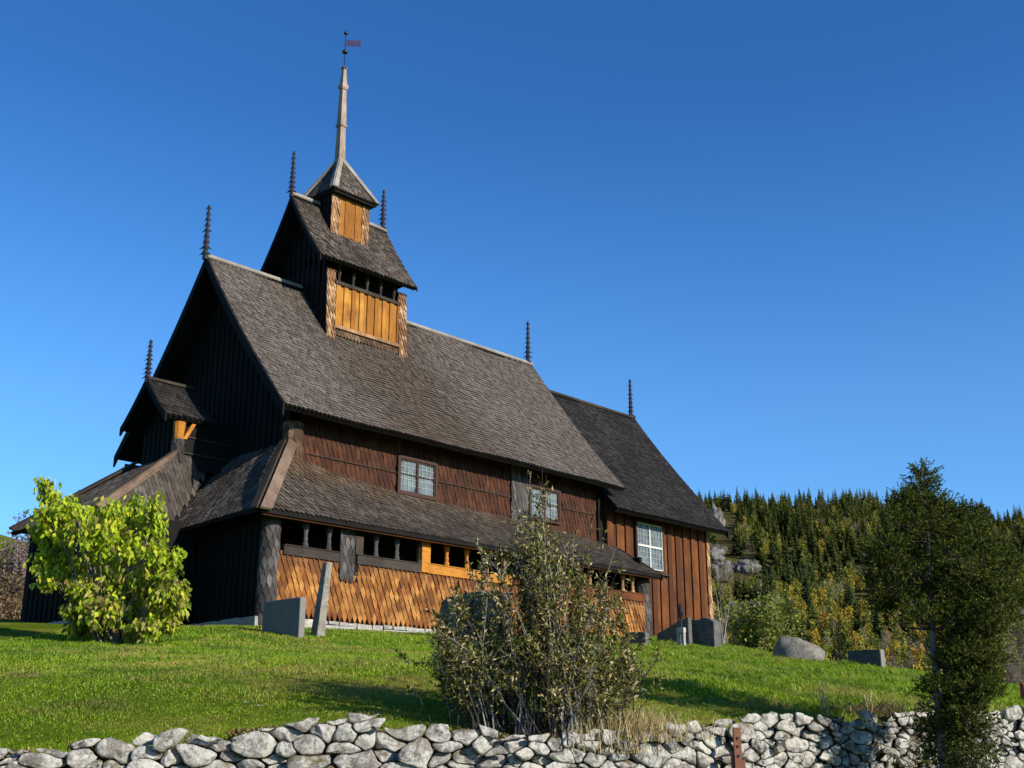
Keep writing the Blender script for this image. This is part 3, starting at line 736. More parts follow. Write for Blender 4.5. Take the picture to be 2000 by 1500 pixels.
mb.use('trim_grey'); mb.lathe((-.26, 3.58, 4.63), [(.14, 0), (.15, .03)], 10)
mb.use('wood_black'); mb.lathe((-.26, 3.58, 4.0), [(.13, 0), (.14, .63)], 10)
mb.use('post_grey'); shingles(mb, cyl_fn(-.26, 3.58, 4.05, .14, .145, .58), 0, 2*math.pi*.145, 0, .58, .13, .2, .1, .02); part(mb, 'porch_post')
UR, fn, fm, T = prism_roof('upper_porch_roof', -.74, .58, YC, 1.06, 5.18, 6.27, 'roof_tar', .15, .15, .05, .10)
barge(UR, -.78, fn, fm, T, 'wood_black', .2)
b = MB().use('trim_dark'); b.box(-.76, .55, YC-.09, YC+.09, 6.25, 6.32); part(b, 'ridge_board', UR)
finial(UR, -.74, 6.26, 7.30, s=.9)
mb = MB().use('board_black'); mb.slab([(-.2, 3.5, 5.15), (-.2, 5.4, 5.15), (-.2, YC, 6.2)], (.06, 0, 0)); part(mb, 'gable_wall')

# --- ridge tower
TX0, TX1, TY0, TY1 = 3.74, 6.60, 3.28, 5.62
mb = MB().use('board_black'); mb.box(TX0, TX1, TY0+.06, TY1, 7.6, 9.93)
yy = TY0+.1
while yy < TY1-.1: mb.box(TX0-.03, TX0, yy, yy+.12, 7.6, 12.50-abs(yy+.06-YC)*1.5-.12); yy += .24
mb.box(TX0, TX1, TY0+.35, TY1, 9.93, 10.75); part(mb, 'tower_wall')
for x in (TX0, TX1-.06):
    mb = MB().use('board_black'); mb.slab([(x, TY0+.02, 10.55), (x, TY1, 10.55), (x, YC, 12.5)], (.06, 0, 0)); part(mb, 'tower_gable_wall')
mb = MB().use('board_gold'); x = TX0+.30; k = 0
while x < TX1-.24:
    wd = .13 if k % 2 else .15; d = 0 if k % 2 else .035
    mb.box(x+.003, min(x+wd-.004, TX1-.22), TY0-.0-d, TY0+.06, 8.66, 9.86); x += wd; k += 1
part(mb, 'tower_panel')
for x0 in (TX0-.02, TX1-.26):
    mb = MB().use('wood_black'); a = V(x0, TY0-.09, 8.2); td = unit((0, .09, 2.1))
    mb.slab([(x0+.01, TY0-.07, 8.2), (x0+.28, TY0-.07, 8.2), (x0+.28, TY0+.03, 10.3), (x0+.01, TY0+.03, 10.3)], (0, .16, 0))
    mb.use('post_tan'); shingles(mb, plane_fn((x0, TY0-.075, 8.12), (1, 0, 0), (0, .10, 2.1)), 0, .30, .0, 2.15, .105, .16, .12, .04, gap=.1)
    part(mb, 'tower_corner_strip')
mb = MB().use('trim_dark'); mb.box(TX0+.24, TX1-.22, TY0-.07, TY0+.2, 9.86, 9.96); part(mb, 'tower_rail')
for i in range(5):
    x = TX0+.42+i*(TX1-TX0-.84)/4
    b = MB().use('trim_dark'); b.lathe((x, TY0+.03, 9.96), [(.05, 0), (.035, .1), (.045, .2), (.06, .28), (.06, .6)], 8); part(b, 'tower_baluster')
mb = MB().use('post_tan'); mb.box(TX0+.26, TX1-.24, TY0-.10, TY0+.06, 8.56, 8.655); part(mb, 'tower_ledge')
mb = MB().use('post_brown'); shingles(mb, plane_fn((TX0, TY0-.03, 8.34), (1, 0, 0), (0, 0, 1)), .26, TX1-TX0-.24, 0, .2, .12, .1, .06, .02); part(mb, 'tower_apron')
TR, fn, fm, T = prism_roof('tower_roof', 3.24, 6.74, YC, 1.52, 10.44, 12.72, 'roof_brown', .125, .12, .08, .10, south_only=False)
barge(TR, 3.18, fn, fm, T, 'wood_black', .2); barge(TR, 6.73, fn, fm, T, 'trim_dark', .14, .03)
ridge(TR, 3.2, 4.22, 12.79, 'trim_grey', .13, slope=1.4); ridge(TR, 5.55, 6.74, 12.79, 'trim_grey', .13, slope=1.4)
finial(TR, 3.2, 12.74, 14.1, s=.95); finial(TR, 6.62, 12.74, 14.1, s=.95)

# --- lantern with pyramid roof and spire
LX0, LX1, LY0, LY1 = 4.19, 5.57, 3.86, 5.04
mb = MB().use('board_black'); mb.box(LX0, LX1, LY0+.03, LY1, 11.4, 13.05)
for yy in np.arange(LY0+.06, LY1-.1, .2): mb.box(LX0-.02, LX0, yy, yy+.1, 11.4, 13.0)
mb.use('board_gold'); x = LX0+.3; k = 0
while x < LX1-.26:
    wd = .19; mb.box(x+.003, min(x+wd-.004, LX1-.24), LY0-(.02 if k % 2 else .0), LY0+.03, 11.5, 13.0); x += wd; k += 1
mb.use('post_tan')
for x0, wd in ((LX0-.01, .32), (LX1-.26, .27)):
    shingles(mb, plane_fn((x0, LY0-.0, 11.5), (1, 0, 0), (0, 0, 1)), 0, wd, 0, 1.5, .105, .15, .11, .035, gap=.1)
part(mb, 'lantern_wall')
ap = V(4.88, YC, 14.55); ze = 12.97; hw = .83
cs = [V(4.88-hw, YC-hw, ze), V(4.88+hw, YC-hw, ze), V(4.88+hw, YC+hw, ze), V(4.88-hw, YC+hw, ze)]
mb = MB()
for i in range(4):
    a, b_ = cs[i], cs[(i+1) % 4]; facet(mb, (a, b_, ap+(b_-a)*.02, ap-(b_-a)*.02), 'roof_brown' if i in (0, 1) else 'roof_westside', .11, .11)
mb.use('wood_black'); mb.box(4.88-hw+.05, 4.88+hw-.05, YC-hw+.05, YC+hw-.05, ze-.07, ze-.01)
LR = part(mb, 'lantern_roof')
for i in range(4):
    a = cs[i]; o = unit(a-V(4.88, YC, ze)); s_ = V(-o[1], o[0], 0)
    mb = MB().use('trim_grey')
    x1_, y1_ = V(np.sign(o[0]), 0, 0), V(0, np.sign(o[1]), 0)
    mb.slab([a+o*.05+V(0, 0, .02), a+o*.05-x1_*.16+V(0, 0, .02), ap-x1_*.10+V(0, 0, -.02), ap+V(0, 0, .06)], y1_*.03+V(0, 0, .02))
    mb.slab([a+o*.05+V(0, 0, .02), ap+V(0, 0, .06), ap-y1_*.10+V(0, 0, -.02), a+o*.05-y1_*.16+V(0, 0, .02)], x1_*.03+V(0, 0, .02))
    part(mb, 'hip_board', LR)
sx = 4.86
mb = MB().use('spire')
mb.lathe((sx, YC, 14.3), [(.115, 0), (.095, 1.25)], 4, True)
mb.lathe((sx, YC, 15.55), [(.125, 0), (.125, .07), (.105, .08), (.075, 1.27)], 4, True)
mb.lathe((sx, YC, 16.9), [(.085, -.06), (.115, .0), (.115, .09), (.08, .14), (.05, .66), (.07, .67), (.07, .71)], 4, True)
SP = part(mb, 'spire')
mb = MB().use('iron'); mb.lathe((sx, YC, 17.6), [(.016, 0), (.014, 1.36), (.003, 1.42)], 6)
mb.lathe((sx, YC, 17.56), [(.085, 0), (.085, .05)], 8); part(mb, 'iron_rod', SP)
for z, r in ((18.17, .092), (18.84, .068)):
    mb = MB().use('iron'); mb.lathe((sx, YC, z), [(r*math.sin(math.pi*k/10)+.001, -r*.75*math.cos(math.pi*k/10)) for k in range(11)], 12); part(mb, 'ball', SP, True)
mb = MB().use('vane'); vd = unit((.69, -.72, -.06)); vt = V(.72, .69, 0)*.006; o = V(sx, YC, 18.40)+vd*.03
def vq(a, b_, c, d): mb.slab([o+vd*a+V(0, 0, c)-vt, o+vd*b_+V(0, 0, c)-vt, o+vd*b_+V(0, 0, d)-vt, o+vd*a+V(0, 0, d)-vt], vt*2)
for z in (0, .085, .17): vq(0, .40, z, z+.028)
for k, x in enumerate(np.arange(0, .4, .066)): vq(x, x+.04, .028, .085); vq(x+.012, x+.05, .113, .17)
mb.slab([o+vd*.40-vt, o+vd*.46-vt, o+vd*.40+V(0, 0, .09)-vt], vt*2); mb.slab([o+vd*.40+V(0, 0, .108)-vt, o+vd*.46+V(0, 0, .198)-vt, o+vd*.40+V(0, 0, .198)-vt], vt*2)
part(mb, 'weather_vane', SP)

# ------------------------------------------------------------------ gravestones and boulder
def place(u, v, d):
    """ground point under the sight line (u, v), searched outward from d"""
    best = None
    for k in np.arange(d-6, d+6, .05):
        p = gp(u, v, k); e = p[2]-gz(p[0], p[1])
        if best is None or abs(e) < best[0]: best = (abs(e), p)
    p = best[1]; return V(p[0], p[1], gz(p[0], p[1]))
def bevelled(o, w=.015):
    m = o.modifiers.new('bevel', 'BEVEL'); m.width = w; m.segments = 2; m.limit_method = 'ANGLE'; return o
# thick grey block by the corner
p = gp(583, 1240, 22.9); g = gz(p[0], p[1])
mb = MB().use('granite'); q = on(513, 1200, 'x', p[0]); rr = on(597, 1200, 'y', p[1])
mb.box(p[0], rr[0], p[1], q[1], g-.25, on(583, 1165, 'y', p[1])[2])
tag(bevelled(mb.build('gravestone')), 'thick plain grey granite block gravestone beside the south-west corner post', 'gravestone', 'gravestones around the church')
# tall leaning slab
p = gp(622, 1240, 23.4); tp = gp(641, 1098, 23.5)
mb = MB().use('slate'); a = V(p[0], p[1], gz(p[0], p[1])-.3); bt = V(tp[0], tp[1], tp[2])
mb.hexa([a+V(-.07, 0, 0), a+V(.12, -.02, 0), a+V(.12, .22, 0), a+V(-.07, .24, 0), bt+V(-.03, 0, 0), bt+V(.11, .0, .01), bt+V(.11, .14, -.02), bt+V(-.03, .14, 0)])
tag(bevelled(mb.build('gravestone'), .012), 'tall narrow lichen-covered stone slab leaning to the right in front of the shingled parapet', 'gravestone', 'gravestones around the church')
def headstone(u0, u1, vb, vt, d, shape, label, m='headstone', thick=.16):
    p = place((u0+u1)/2, vb, d)
    wy = abs(on(u0, vb, 'x', p[0])[1]-on(u1-4, vb, 'x', p[0])[1]); hgt = gp(0, vt, np.dot(p-CAM, HD))[2]-p[2]
    prof = shape(wy, hgt); prof = [(a, b_) for a, b_ in prof]
    mb = MB().use(m)
    mb.slab([(p[0], p[1]+a-wy/2, p[2]-.25 if b_ <= 0 else p[2]+b_) for a, b_ in prof], (thick, 0, 0))
    return tag(bevelled(mb.build('gravestone'), .02), label, 'gravestone', 'gravestones around the church')
def rounded(w_, h_): return [(0, 0), (w_, 0), (w_, h_*.86)]+[(w_*.5+w_*.5*math.cos(a)*.96, h_*.86+h_*.14*math.sin(a)) for a in np.linspace(.2, math.pi-.2, 9)]+[(0, h_*.86)]
def rough_top(w_, h_): return [(0, 0), (w_, 0), (w_, h_*.9), (w_*.85, h_*.97), (w_*.6, h_*.93), (w_*.4, h_), (w_*.15, h_*.94), (0, h_*.82)]
headstone(856, 985, 1252, 1156, 22.5, rounded, 'broad dark rounded gravestone half hidden behind the big shrub', thick=.2)
headstone(1215, 1263, 1262, 1234, 25.5, rounded, 'small low dark gravestone at the foot of the aisle corner post')
headstone(1281, 1348, 1258, 1208, 27.5, lambda w_, h_: [(0, 0), (w_, 0), (w_, h_*.45), (w_*.7, h_*.62), (w_*.3, h_*.9), (w_*.0, h_)], 'wide dark gravestone with a sloping top before the plank chancel wall')
headstone(1343, 1398, 1264, 1206, 26.5, rough_top, 'thick dark gravestone with an ornate rough top and pale side at the chancel corner', thick=.34)
# slender iron cross on a pale forked stone
p = place(1331, 1264, 26.5); d_ = np.dot(p-CAM, HD)
G = thing('grave_marker', 'slender dark grave cross on a pale two-legged stone base before the chancel', 'grave marker', None, tuple(p))
zt = gp(0, 1178, d_)[2]-p[2]; zm = gp(0, 1226, d_)[2]-p[2]
mb = MB().use('foundation')
mb.box(-.03, .07, -.10, -.04, -.2, zm*.72); mb.box(-.03, .07, .05, .11, -.2, zm*.72); mb.box(-.035, .075, -.11, .12, zm*.72, zm); bevelled(mb.build('stone_base', G), .01)
mb = MB().use('iron'); H = zt-zm
mb.lathe((.02, 0, zm), [(.035, 0), (.03, H*.35), (.06, H*.5), (.085, H*.62), (.06, H*.74), (.045, H*.82), (.05, H*.9), (.004, H)], 8); mb.build('cross_shaft', G)
# low wide block far right
p = place(1721, 1306, 23); d_ = np.dot(p-CAM, HD); q = on(1656, 1280, 'x', p[0])
mb = MB().use('darkstone'); mb.box(p[0], p[0]+.16, p[1], q[1], p[2]-.6, gp(0, 1268, d_)[2])
mb.use('granite'); mb.box(p[0]+.012, p[0]+.172, p[1]-.012, p[1]-.001, p[2]-.3, gp(0, 1268, d_)[2]-.004)  # thin paler sheet paints the sunlight on the south edge
tag(mb.build('gravestone'), 'low wide dark slab gravestone with sunlight painted pale on its edge, right of the boulder', 'gravestone', 'gravestones around the church')
# boulder
def ico(n=4):
    import bmesh
    bm = bmesh.new(); bmesh.ops.create_icosphere(bm, subdivisions=n, radius=1); v = np.array([x.co[:] for x in bm.verts]); f = [tuple(a.index for a in q.verts) for q in bm.faces]; bm.free(); return v, f
IV, IF = ico(4); IV2, IF2 = ico(3)
p = place(1560, 1289, 25.5); d_ = np.dot(p-CAM, HD); hw = 52/2305*d_; hh = gp(0, 1243, d_)[2]-p[2]
mb = MB().use('boulder'); vs_ = []
for v in IV:
    n1 = noise.fractal(Vector(v*1.3+3.1), 1, 2, 5); r = 1+.16*n1
    l, f_, z = v[0]*r, v[1]*r, v[2]*r
    z = z*(1-.28*l) if z > 0 else z*.4
    q = p+RT*l*hw+HD*f_*hw*.8+V(0, 0, z*hh*.98); vs_.append(q)
mb.add(vs_, IF); tag(mb.build('boulder', None, True), 'rounded grey boulder with lichen lying on the brow of the lawn', 'boulder')

# ------------------------------------------------------------------ dry stone wall
def wall_frame(s):      # s in 0..1 along
    lat = LATW[0]+(LATW[-1]-LATW[0])*s; return lat
def wpt(lat, dz, out):
    d = np.interp(lat, LATW, DW); return V(*(CAM[:2]+RT[:2]*lat+HD[:2]*(d-out)), dz)
def clip(poly, a, b, c):    # keep a*x+b*y<=c
    out = []
    for i in range(len(poly)):
        p, q = poly[i], poly[(i+1) % len(poly)]; dp, dq = a*p[0]+b*p[1]-c, a*q[0]+b*q[1]-c
        if dp <= 0: out.append(p)
        if dp*dq < 0: t = dp/(dp-dq); out.append((p[0]+(q[0]-p[0])*t, p[1]+(q[1]-p[1])*t))
    return out
ASP = 1.75
sites = []; L0, L1 = LATW[0], LATW[-1]
def ztop(lat): return float(np.interp(lat, LATW, ZW))
tries = 0
while tries < 30000:
    tries += 1
    lat = rnd.uniform(L0, L1); zt = ztop(lat); dep = rnd.uniform(-.02, 1) if rnd.random() < .75 else rnd.uniform(.8, 1.65)
    dep = dep if dep < 1.6 else 1.6
    r = (.112-.034*sstep(1.5, 4, lat))*(1.5 if dep > .7 else 1)*rnd.choice((.38, .45, .5, .6, .75, .9, 1.1, 1.4))
    x, y = lat/ASP, zt-dep
    if all((x-a)**2+(y-b)**2 > (.5*(r+c))**2*1.9 for a, b, c in sites if abs(x-a) < .8): sites.append((x, y, r))
stones = []
for i, (x, y, r) in enumerate(sites):
    poly = [(x-.5, y-.5), (x+.5, y-.5), (x+.5, y+.5), (x-.5, y+.5)]
    for j, (a, b_, c) in enumerate(sites):
        if j == i or abs(a-x) > 1 or abs(b_-y) > 1: continue
        nx_, ny_ = a-x, b_-y; dd = nx_*nx_+ny_*ny_
        poly = clip(poly, nx_, ny_, nx_*x+ny_*y+dd*(.5-.5*(c-r)/(c+r)*.6))
        if len(poly) < 3: break
    zt = ztop(x*ASP)+rnd.uniform(-.03, .05)
    tilt = rnd.uniform(-.25, .25)
    poly = clip(poly, tilt, 1, zt+tilt*x)
    if len(poly) >= 3:
        P = np.array(poly); P[:, 0] *= ASP; c = P.mean(0)
        if np.ptp(P[:, 0]) > .05 and np.ptp(P[:, 1]) > .035: stones.append((P, c, zt-c[1]))
SW = thing('dry_stone_wall', 'long dry stone wall of rough lichen-covered grey stones along the foot of the lawn', 'stone wall')
def stone_geo(mb, P, c):
    sc = .5*min(np.ptp(P[:, 0]), np.ptp(P[:, 1])); P = c+(P-c)*(1-min(.003/sc, .1))
    for _ in range(1):      # round the outline
        Q = []
        for i in range(len(P)):
            a, b_ = P[i], P[(i+1) % len(P)]; Q += [a*.88+b_*.12, a*.12+b_*.88]
        P = np.array(Q)
    def warp(p): return p+V(noise.noise(Vector((p[0]*5.5, p[1]*5.5, 2.1))), noise.noise(Vector((p[0]*5.5, p[1]*5.5, 9.7))))*.055+V(noise.noise(Vector((p[0]*17, p[1]*17, 4.1))), noise.noise(Vector((p[0]*17, p[1]*17, 6.7))))*.014
    cuts = []
    for _ in range(9):
        a_ = rnd.uniform(0, 6.28); e_ = rnd.uniform(.45, 1.4); cuts.append((V(math.cos(a_)*math.cos(e_), math.sin(a_)*math.cos(e_), math.sin(e_)), rnd.uniform(.62, .95)))
    seg = np.linalg.norm(np.roll(P, -1, 0)-P, axis=1); cum = np.r_[0, np.cumsum(seg)]; n = 26
    tt = np.linspace(0, cum[-1], n, endpoint=False); PP = np.r_[P, P[:1]]
    O = np.c_[np.interp(tt, cum, PP[:, 0]), np.interp(tt, cum, PP[:, 1])]
    bb = sc*rnd.uniform(.4, .75); sx, sy = rnd.uniform(-.35, .35), rnd.uniform(-.5, .25); of = rnd.uniform(-.06, .08)
    rings = [(.25, 1.), (.48, .98), (.68, .93), (.83, .84), (.94, .62), (1., .2), (1., -.5), (.92, -1.6)]; vs_ = []; sd = rnd.random()*50
    ex, ey = max(np.ptp(P[:, 0])/2, .03), max(np.ptp(P[:, 1])/2, .03)
    def pt(xy, o):
        loc = V((xy[0]-c[0])/ex, (xy[1]-c[1])/ey, o*.9)
        if o > -.1:
            for nn_, dd_ in cuts:
                e_ = loc@nn_-dd_
                if e_ > 0: loc = loc-nn_*e_*.92
            xy = c+V(loc[0]*ex, loc[1]*ey); o = loc[2]/.9
        rel = (xy-c)/max(sc, .03); out = o*bb+(rel[0]*sx+rel[1]*sy)*bb*.5*(o > 0)
        q = Vector((xy[0]*7+sd, xy[1]*7, o)); k = noise.fractal(q*2.2, 1, 2, 4)*sc*.19; k2 = noise.noise(Vector((xy[0]*3.5+sd, xy[1]*3.5, o*2)))*sc*.25
        xy = warp(np.array(xy)); return wpt(xy[0]+k*.25, xy[1]+k*.35, of+out+k+k2)
    for s_, o in rings: vs_ += [pt(c+(p_-c)*s_, o) for p_ in O]
    vs_ += [pt(c, 1.02)]; m_ = len(rings)
    fs = [(i*n+k, i*n+(k+1) % n, (i+1)*n+(k+1) % n, (i+1)*n+k) for i in range(m_-1) for k in range(n)]
    fs += [(m_*n, (k+1) % n, k) for k in range(n)]; fs += [tuple(range((m_-1)*n, m_*n))[::-1]]
    mb.add(vs_, [f[::-1] for f in fs])
vis = sorted(stones, key=lambda s: -np.ptp(s[0][:, 0])*np.ptp(s[0][:, 1]) if s[2] < .42 and -4.6 < s[1][0] < 6.2 else 0)
face = MB().use('stone')
for k, (P, c, dep) in enumerate(vis):
    if k < 96:
        mb = MB().use('stone'); stone_geo(mb, P, c); mb.build('stone', SW, True)
    else: stone_geo(face, P, c)
o = face.build('rubble', SW, True); o['kind'] = 'stuff'
core = MB().use('soil'); K = 60
for i in range(K):
    a, b_ = L0+(L1-L0)*i/K, L0+(L1-L0)*(i+1)/K; za, zb = ztop(a)-.07, ztop(b_)-.07
    core.hexa([wpt(a, -4.2, -.10), wpt(b_, -4.2, -.10), wpt(b_, -4.2, -.62), wpt(a, -4.2, -.62), wpt(a, za, -.10), wpt(b_, zb, -.10), wpt(b_, zb-.0, -.62), wpt(a, za-.0, -.62)])
core.build('wall_core', SW)

# rusty iron post in front of the wall
def wallpos(u, out):
    r = ray(u, 1460); k = (r@RT)/(r@HD); d = 10.
    for _ in range(12): d = np.interp(k*d, LATW, DW)-out
    return CAM+HD*d+RT*k*d
p = wallpos(1440, .22); d_ = (p-CAM)@HD; zt = gp(0, 1421, d_)[2]
G = thing('iron_post', 'rusty iron post with bolt holes standing against the stone wall', 'post', None, (p[0], p[1], -4.05))
def fr(mb, l0, l1, z0, z1, o0=0, o1=.02):
    pts = []
    for z in (z0, z1): pts += [tuple((RT*l0+HD*-o1)[:2])+(z,), tuple((RT*l1+HD*-o1)[:2])+(z,), tuple((RT*l1+HD*-o0)[:2])+(z,), tuple((RT*l0+HD*-o0)[:2])+(z,)]
    mb.hexa(pts)
H = zt+4.05
mb = MB().use('rust'); fr(mb, -.034, .034, 0, H); fr(mb, -.034, -.020, 0, H, .021, .05); mb.build('flange', G)
mb = MB().use('rust'); fr(mb, -.062, -.036, 0, H-.24); fr(mb, .036, .06, 0, H-.27); fr(mb, -.019, .034, 0, H-.33, .021, .045); mb.build('base_plate', G)
for z in (H-.10, H-.17, H-.25):
    mb = MB().use('iron'); fr(mb, -.010, .010, z, z+.02, .021, .03); mb.build('bolt', G)
# faded red post at the far right edge
p = place(2003, 1372, 16.5); zt = gp(0, 1336, (p-CAM)@HD)[2]
mb = MB().use('redpaint'); mb.lathe((p[0], p[1], p[2]-.2), [(.05, 0), (.045, zt-p[2]+.2), (.02, zt-p[2]+.22)], 8)
tag(mb.build('post'), 'short faded red post on the grass behind the wall at the right edge', 'post')

# ------------------------------------------------------------------ vegetation
def frame_of(d):
    d = unit(d); a = np.cross(d, V(0, 0, 1)); a = unit(a) if np.linalg.norm(a) > .05 else V(1, 0, 0); return d, a, np.cross(a, d)
class Leaves:
    """collects four-cornered leaves for one mesh"""
    def __init__(s): s.q = []; s.m = []
    def leaf(s, p, d, side, ln, wd, m=0, droop=0.):
        mid = p+d*ln*.45; tip = p+d*ln+V(0, 0, -droop*ln)
        s.q += [p, mid+side*wd*.5, tip, mid-side*wd*.5]; s.m.append(m)
    def build(s, name, mats, parent): return poly_mesh(name, np.array(s.q), 4, mats, s.m, parent)
def rdir(up=0.): return unit(npr.normal(size=3)+V(0, 0, up))

# --- big yellow-green bush in front of the porch
p0 = place(235, 1256, 21); D0 = (p0-CAM)@HD
BU = thing('leafy_bush', 'bright yellow-green leafy bush in front of the dark west porch', 'bush', None, tuple(p0))
BL = [(85, 945, 22), (98, 965, 26), (130, 985, 30), (85, 1000, 26), (120, 1020, 40), (75, 1035, 26), (160, 1010, 36), (215, 995, 30), (265, 990, 34), (305, 985, 24), (240, 1025, 44), (190, 1045, 46), (300, 1025, 34), (110, 1060, 40), (85, 1095, 28), (135, 1110, 44),
      (200, 1095, 50), (260, 1070, 44), (310, 1075, 30), (345, 1085, 20), (90, 1130, 26), (160, 1160, 44), (235, 1140, 48), (290, 1130, 36), (330, 1130, 26), (350, 1170, 20), (340, 1195, 22), (200, 1195, 44), (260, 1195, 46), (310, 1195, 32), (165, 1225, 30), (230, 1235, 34), (290, 1225, 26), (150, 1195, 26), (335, 1215, 22), (265, 1240, 26), (200, 1245, 24), (355, 1150, 18), (320, 1165, 28)]
lv = Leaves(); st = MB().use('bark_grey')
for (u, v, r) in BL:
    rm = r/F*D0; c = gp(u, v, D0+rnd.uniform(-.65, .55))-p0
    base = V(*(npr.normal(size=2)*.16), -.05); mid = base+(c-base)*.55+V(0, 0, .25)*rnd.random()
    st.tube([base, base+(mid-base)*.5+npr.normal(size=3)*.04, mid, c], [.022, .017, .012, .005], 5)
    fade = v > 1120
    for k in range(int((26+r*r*.032)*(1.45 if v > 1100 else 1))):
        b0 = mid+(c-mid)*rnd.uniform(.3, 1); tw = c+rdir(.3)*rm*rnd.uniform(.35, 1.05)
        if k % 2 == 0: st.tube([b0, (b0+tw)/2+V(0, 0, .04), tw], [.006, .004, .002], 3, False)
        for _ in range(5):
            q = b0+(tw-b0)*rnd.uniform(.55, 1.05)+npr.normal(size=3)*.035
            d = unit(V(*(npr.normal(size=2)*.55), -1.0)); sd = unit(np.cross(d, rdir()))
            nn = np.cross(d, sd)
            lv.leaf(q, d, sd, rnd.uniform(.075, .15), rnd.uniform(.04, .085), 1 if rnd.random() < (.42 if fade else .05) else 0, 0)
st.build('stem', BU, True); lv.build('foliage', ['leaf_lime', 'leaf_fade'], BU)

# --- big straggly shrub behind the wall
p0 = gp(1062, 1436, 10.55); p0 = V(p0[0], p0[1], gz(p0[0], p0[1])); D0 = (p0-CAM)@HD
SH = thing('straggly_shrub', 'large straggly olive shrub with many thin upright stems behind the stone wall', 'shrub', None, tuple(p0))
lv = Leaves(); st = MB().use('bark_dark')
OUT = [(830, 1330), (850, 1260), (875, 1190), (915, 1130), (950, 1100), (985, 1065), (1020, 1040), (1040, 1000), (1058, 960), (1075, 1040), (1120, 1075), (1160, 1120), (1190, 1160), (1215, 1220), (1230, 1290), (1240, 1330)]
def shoot(tipu, tipv, dd, nl, rad=.0075, whip=False):
    tip = gp(tipu, tipv, D0+dd)-p0
    base = V(*(RT[:2]*rnd.gauss((tipu-1050)/420, .16)+HD[:2]*rnd.gauss(0, .2)), -.05)
    bow = unit(V(tip[0]-base[0], tip[1]-base[1], 0))*rnd.uniform(-.06, .10)
    P = []
    for t in np.linspace(0, 1, 8):
        q = base+(tip-base)*t; q = q+(bow*math.sin(math.pi*t))*(-1)+npr.normal(size=3)*.012; q[2] += .10*math.sin(math.pi*t)*np.linalg.norm(tip[:2]-base[:2]); P.append(q)
    st.use('bark_dark' if rnd.random() < .7 else 'bark_pale'); st.tube(P, np.linspace(rad, .0018, 8), 4, False)
    P = np.array(P); L = np.linalg.norm(P[-1]-P[0])
    for k in range(nl):
        t = rnd.uniform(.2 if not whip else .45, 1.)**.75; i = min(int(t*7), 6); q = P[i]+(P[i+1]-P[i])*(t*7-i)
        ax = unit(P[i+1]-P[i]); d0 = unit(ax*.9+npr.normal(size=3)*.6); tl = rnd.uniform(.05, .24)*(1.15-t*.6)
        e = q+d0*tl; st.tube([q, e], [.003, .0012], 3, False)
        for j in range(6):
            b = q+(e-q)*(.2+.16*j); d = unit(d0*.7+npr.normal(size=3)*.65+V(0, 0, .1)); sd = unit(np.cross(d, rdir()))
            lv.leaf(b, d, sd, rnd.uniform(.028, .062), rnd.uniform(.011, .021), 0)
for k in range(175):
    i = rnd.random()*(len(OUT)-1); a, b = OUT[int(i)], OUT[int(i)+1]; f = i-int(i)
    u, v = a[0]+(b[0]-a[0])*f, a[1]+(b[1]-a[1])*f; s_ = math.sqrt(rnd.random())
    s_ = 1 if k < 55 else s_
    u2, v2 = 1050+(u-1050)*s_, 1400+(v-1400)*(.25+.75*s_)
    shoot(u2+rnd.gauss(0, 8), v2+rnd.gauss(0, 8), rnd.gauss(0, .35), 27)
for (u, v) in [(1035, 922), (1052, 908), (1062, 925), (945, 1075), (975, 1060), (1000, 1020), (1085, 1000), (1200, 1075), (1212, 1095), (1120, 1035), (830, 1250), (790, 1280), (800, 1340), (1290, 1270), (1300, 1330), (1260, 1250), (1180, 1040), (1150, 1020), (910, 1100), (925, 1060), (1140, 1060), (870, 1160), (1010, 985), (1070, 985), (1225, 1130), (850, 1200)]:
    shoot(u, v, rnd.gauss(0, .2), 7, .006, True)
st.build('stem', SH); lv.build('foliage', ['leaf_olive'], SH)

# --- grass tussocks, herbs and weeds near the wall
def tussock(name, label, cat, u, v, d, n, h, spread, m, lean=.35, group=None):
    p = gp(u, v, d); p = V(p[0], p[1], gz(p[0], p[1])); q = []
    for _ in range(n):
        b = V(*(npr.normal(size=2)*spread), -.02); hh = h*rnd.uniform(.5, 1.1); t = b+V(*(npr.normal(size=2)*lean*hh), hh); mid = (b+t)/2+V(0, 0, .12*hh)
        s_ = unit(np.cross(t-b, rdir()))*rnd.uniform(.002, .0045); q += [b-s_, b+s_, mid+s_*.8, mid-s_*.8, mid-s_*.8, mid+s_*.8, t+s_*.15, t-s_*.15]
    o = poly_mesh(name, np.array(q), 4, [m]); o.location = p; return tag(o, label, cat, group)
tussock('dry_grass_tuft', 'tall pale dry grass tuft at the right foot of the big shrub', 'dry grass', 1215, 1418, 10.9, 1300, .30, .28, 'drygrass')
tussock('dry_grass_tuft', 'second dry grass tuft, lower and nearer the wall, right of the shrub stems', 'dry grass', 1150, 1428, 10.7, 800, .28, .22, 'drygrass')
tussock('dry_grass_tuft', 'reddish brown dry weed patch on the bank left of the juniper', 'dry grass', 1690, 1380, 13.0, 420, .17, .24, 'twig_brown', .8)
tussock('dry_weed', 'single pale dry weed stalk on the right lawn left of the gravestone slab', 'weed', 1612, 1395, 12.6, 40, .36, .025, 'drygrass', .08)
tussock('dry_weed', 'short pale dry weed beside the brown patch near the juniper', 'weed', 1703, 1395, 12.8, 40, .30, .025, 'drygrass', .10)
